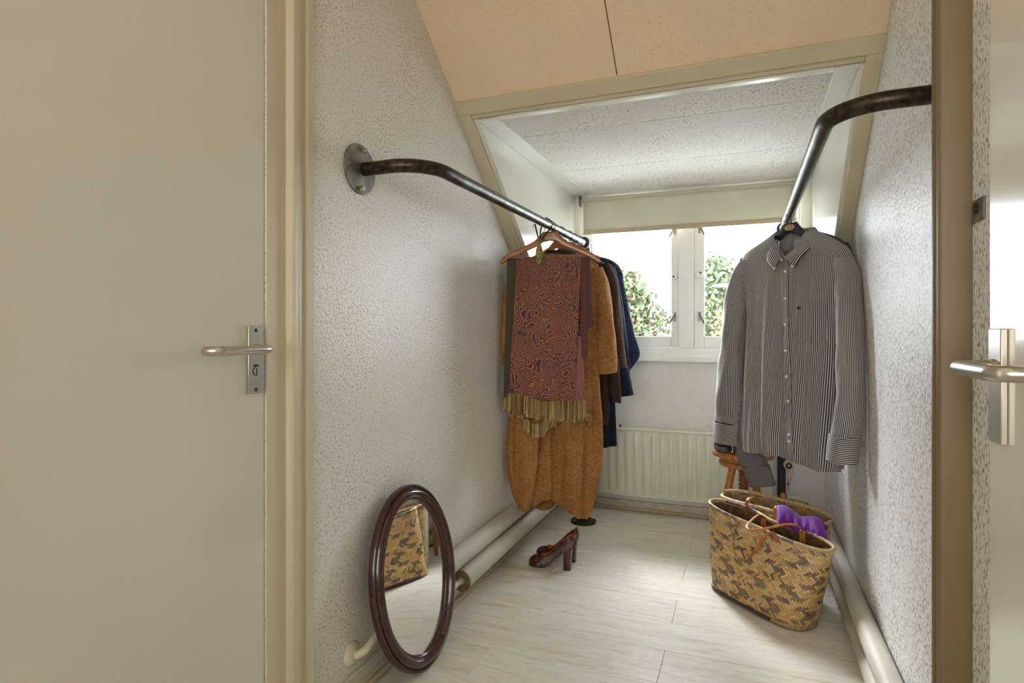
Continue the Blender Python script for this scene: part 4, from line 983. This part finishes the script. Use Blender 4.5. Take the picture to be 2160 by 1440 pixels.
# ================================================================== swing tag on the right rail's post
tg = tag(emp('swing_tag', (.214, 3.37, .43), R(-5)), 'round cream swing tag with a black triangle badge hanging at the right post', 'tag')
MB().lathe([(.0001, -.001), (.024, -.001), (.024, .001), (.0001, .001)], 36, (0, 0, 0), 'y').build('card', 'paper', tg)
bdg = MB().lathe([(.0001, -.0022), (.0165, -.0022), (.0165, -.0011), (.0001, -.0011)], 32, (.002, 0, -.006), 'y').build('badge', 'tagblack', tg)
MB().prism([(-.005, -.008), (.009, -.008), (.002, .004)], -.0030, -.0023).build('triangle', 'paper', bdg, False)
for k, pts in enumerate(([(0, 0, .022), (-.006, .004, .045), (-.02, .01, .06)], [(-.006, -.002, -.02), (-.008, -.002, -.05), (-.003, -.002, -.085), (-.006, -.002, -.14)], [(.004, -.002, -.02), (.012, -.002, -.06), (.008, -.002, -.085), (.0, -.002, -.09)], [(.0, -.002, -.02), (-.002, -.002, -.06), (-.001, -.002, -.09), (.001, -.002, -.14)], [(.012, 0, .012), (.022, 0, -.02), (.020, 0, -.06), (.006, -.001, -.085)])):
    MB().tube(spline(pts, 16), .0011, 6).build('cord', 'cord', tg)
MB().lathe([(.001, -.009), (.005, -.006), (.006, 0), (.005, .006), (.001, .009)], 14, (-.002, -.002, -.10)).build('bead', 'zinc', tg)

# ================================================================== outside
st(B(-30, 30, 4.5, 60, -3.0, -2.9).build('ground', 'lawn', None, False))
def tree(label, x, y, ztop, shape, nleaf, size, pal, seed, trunk=.07, cat_='tree'):
    rnd = random.Random(seed); o = tag(emp('tree', (x, y, -2.9)), label, cat_, 'trees beyond the window')
    H = ztop+2.9
    MB().tube([(0, 0, 0), (.03, .02, H*.4), (0, 0, H*.75), (.02, 0, H*.96)], trunk, 10, rr=[trunk, trunk*.8, trunk*.45, .01]).build('trunk', 'bark', o)
    br = MB(); mb = MB(); clumps = []
    for k in range(170):
        f = rnd.random()**1.1; z = H*(.25+.75*f); rad = shape(f)*math.sqrt(rnd.random()); a = rnd.uniform(0, 6.283)
        p = Vector((rad*math.cos(a), rad*math.sin(a), z)); clumps.append((p, .12+.16*(1-f)))
        br.tube([(0, 0, max(.3, z-.45*rad-.2)), (p.x*.5, p.y*.5, z-.2*rad), tuple(p)], .012, 5, rr=[.02, .012, .004])
    br.build('branches', 'bark', o)
    for k in range(nleaf):
        c, r_ = clumps[rnd.randrange(len(clumps))]
        p = c+Vector((rnd.gauss(0, r_), rnd.gauss(0, r_), rnd.gauss(0, r_*.6)))
        s_ = size*rnd.uniform(.6, 1.3); d = Vector((rnd.gauss(0, 1), rnd.gauss(0, 1), rnd.gauss(0, .6))).normalized(); e = d.orthogonal().normalized(); e = (Matrix.Rotation(rnd.uniform(0, 6.28), 3, d) @ e); g = d.cross(e)
        col = pal[min(len(pal)-1, int(rnd.random()**1.3*len(pal)))]; col = tuple(max(0, .15*x_*rnd.uniform(.7, 1.2)) for x_ in col)
        mb.add([p-e*s_, p+g*s_*.55+d*s_*.1, p+e*s_, p-g*s_*.55+d*s_*.1], [(0, 1, 2), (0, 2, 3)], None, col)
    f = mb.build('foliage', 'leaf', o, False, normals=False); f['kind'] = 'stuff'
G1, G2, G3 = lc(150, 176, 96), lc(180, 190, 120), lc(110, 146, 76)
tree('wide pale green tree with reddish tips, seen through the left pane', -2.35, 12, 2.35, lambda f: 1.75*(1-f)**.8+.1, 20000, .06, [G1, G2, G3, lc(190, 190, 124), G1, lc(206, 176, 132), G2, lc(206, 130, 100)], 3)
tree('slender reddish sapling top rising above the wide tree, left pane', -2.62, 11.4, 2.72, lambda f: .22*(1-f)+.03, 500, .05, [lc(190, 176, 150), lc(170, 150, 130), lc(150, 160, 110)], 5, .03)
tree('tall green tree seen through the right pane beside the shirt', -.55, 12.2, 2.45, lambda f: .8*(1-f)**.6+.12, 14000, .06, [G3, G1, lc(120, 150, 90), G2, lc(200, 200, 130)], 8)
tree('small yellow-green tree low in the right pane', -.22, 11.0, 1.45, lambda f: .28*(1-f)**.5+.05, 2500, .05, [lc(212, 206, 110), lc(226, 220, 140), lc(190, 196, 100)], 9, .04)
sl = tag(emp('street_lamp', (.25, 9.8, -2.9)), 'white flat street lamp head in front of the tall tree, right pane', 'street lamp')
MB().tube([(0, 0, 0), (0, 0, 4.72)], .05, 14, rr=[.06, .035]).build('pole', 'lamp', sl)
MB().tube([(0, 0, 4.70), (-.2, 0, 4.74), (-.36, 0, 4.745)], .022, 12).build('arm', 'lamp', sl)
rs = []
for x, a, b in ((-.34, .02, .02), (-.37, .055, .028), (-.5, .07, .034), (-.66, .06, .026), (-.72, .03, .014)):
    rs.append([(x, a*math.cos(2*math.pi*k/24), 4.745+b*math.sin(2*math.pi*k/24)*(1.15 if math.sin(2*math.pi*k/24) > 0 else .7)) for k in range(24)])
MB().rings(rs).build('lamp_head', 'lamp', sl)
# added frames around the two landing fill lights, unseen behind the camera
for nm, c0, hx, hz, flat in (('top_fill_frame', (-.38, -.1, 2.44), .65, 1.16, True), ('back_fill_frame', (-.38, -1.48, 1.45), .66, .81, False)):
    lf = st(emp(nm, c0))
    for x0, x1, y0, y1 in ((-hx, hx, hz-.04, hz), (-hx, hx, -hz, -hz+.04), (-hx, -hx+.04, -hz+.04, hz-.04), (hx-.04, hx, -hz+.04, hz-.04)):
        (B(x0, x1, y0, y1, -.03, .058) if flat else B(x0, x1, -.018, .03, y0, y1)).build('frame_bar', 'white', lf, bevel=.003)
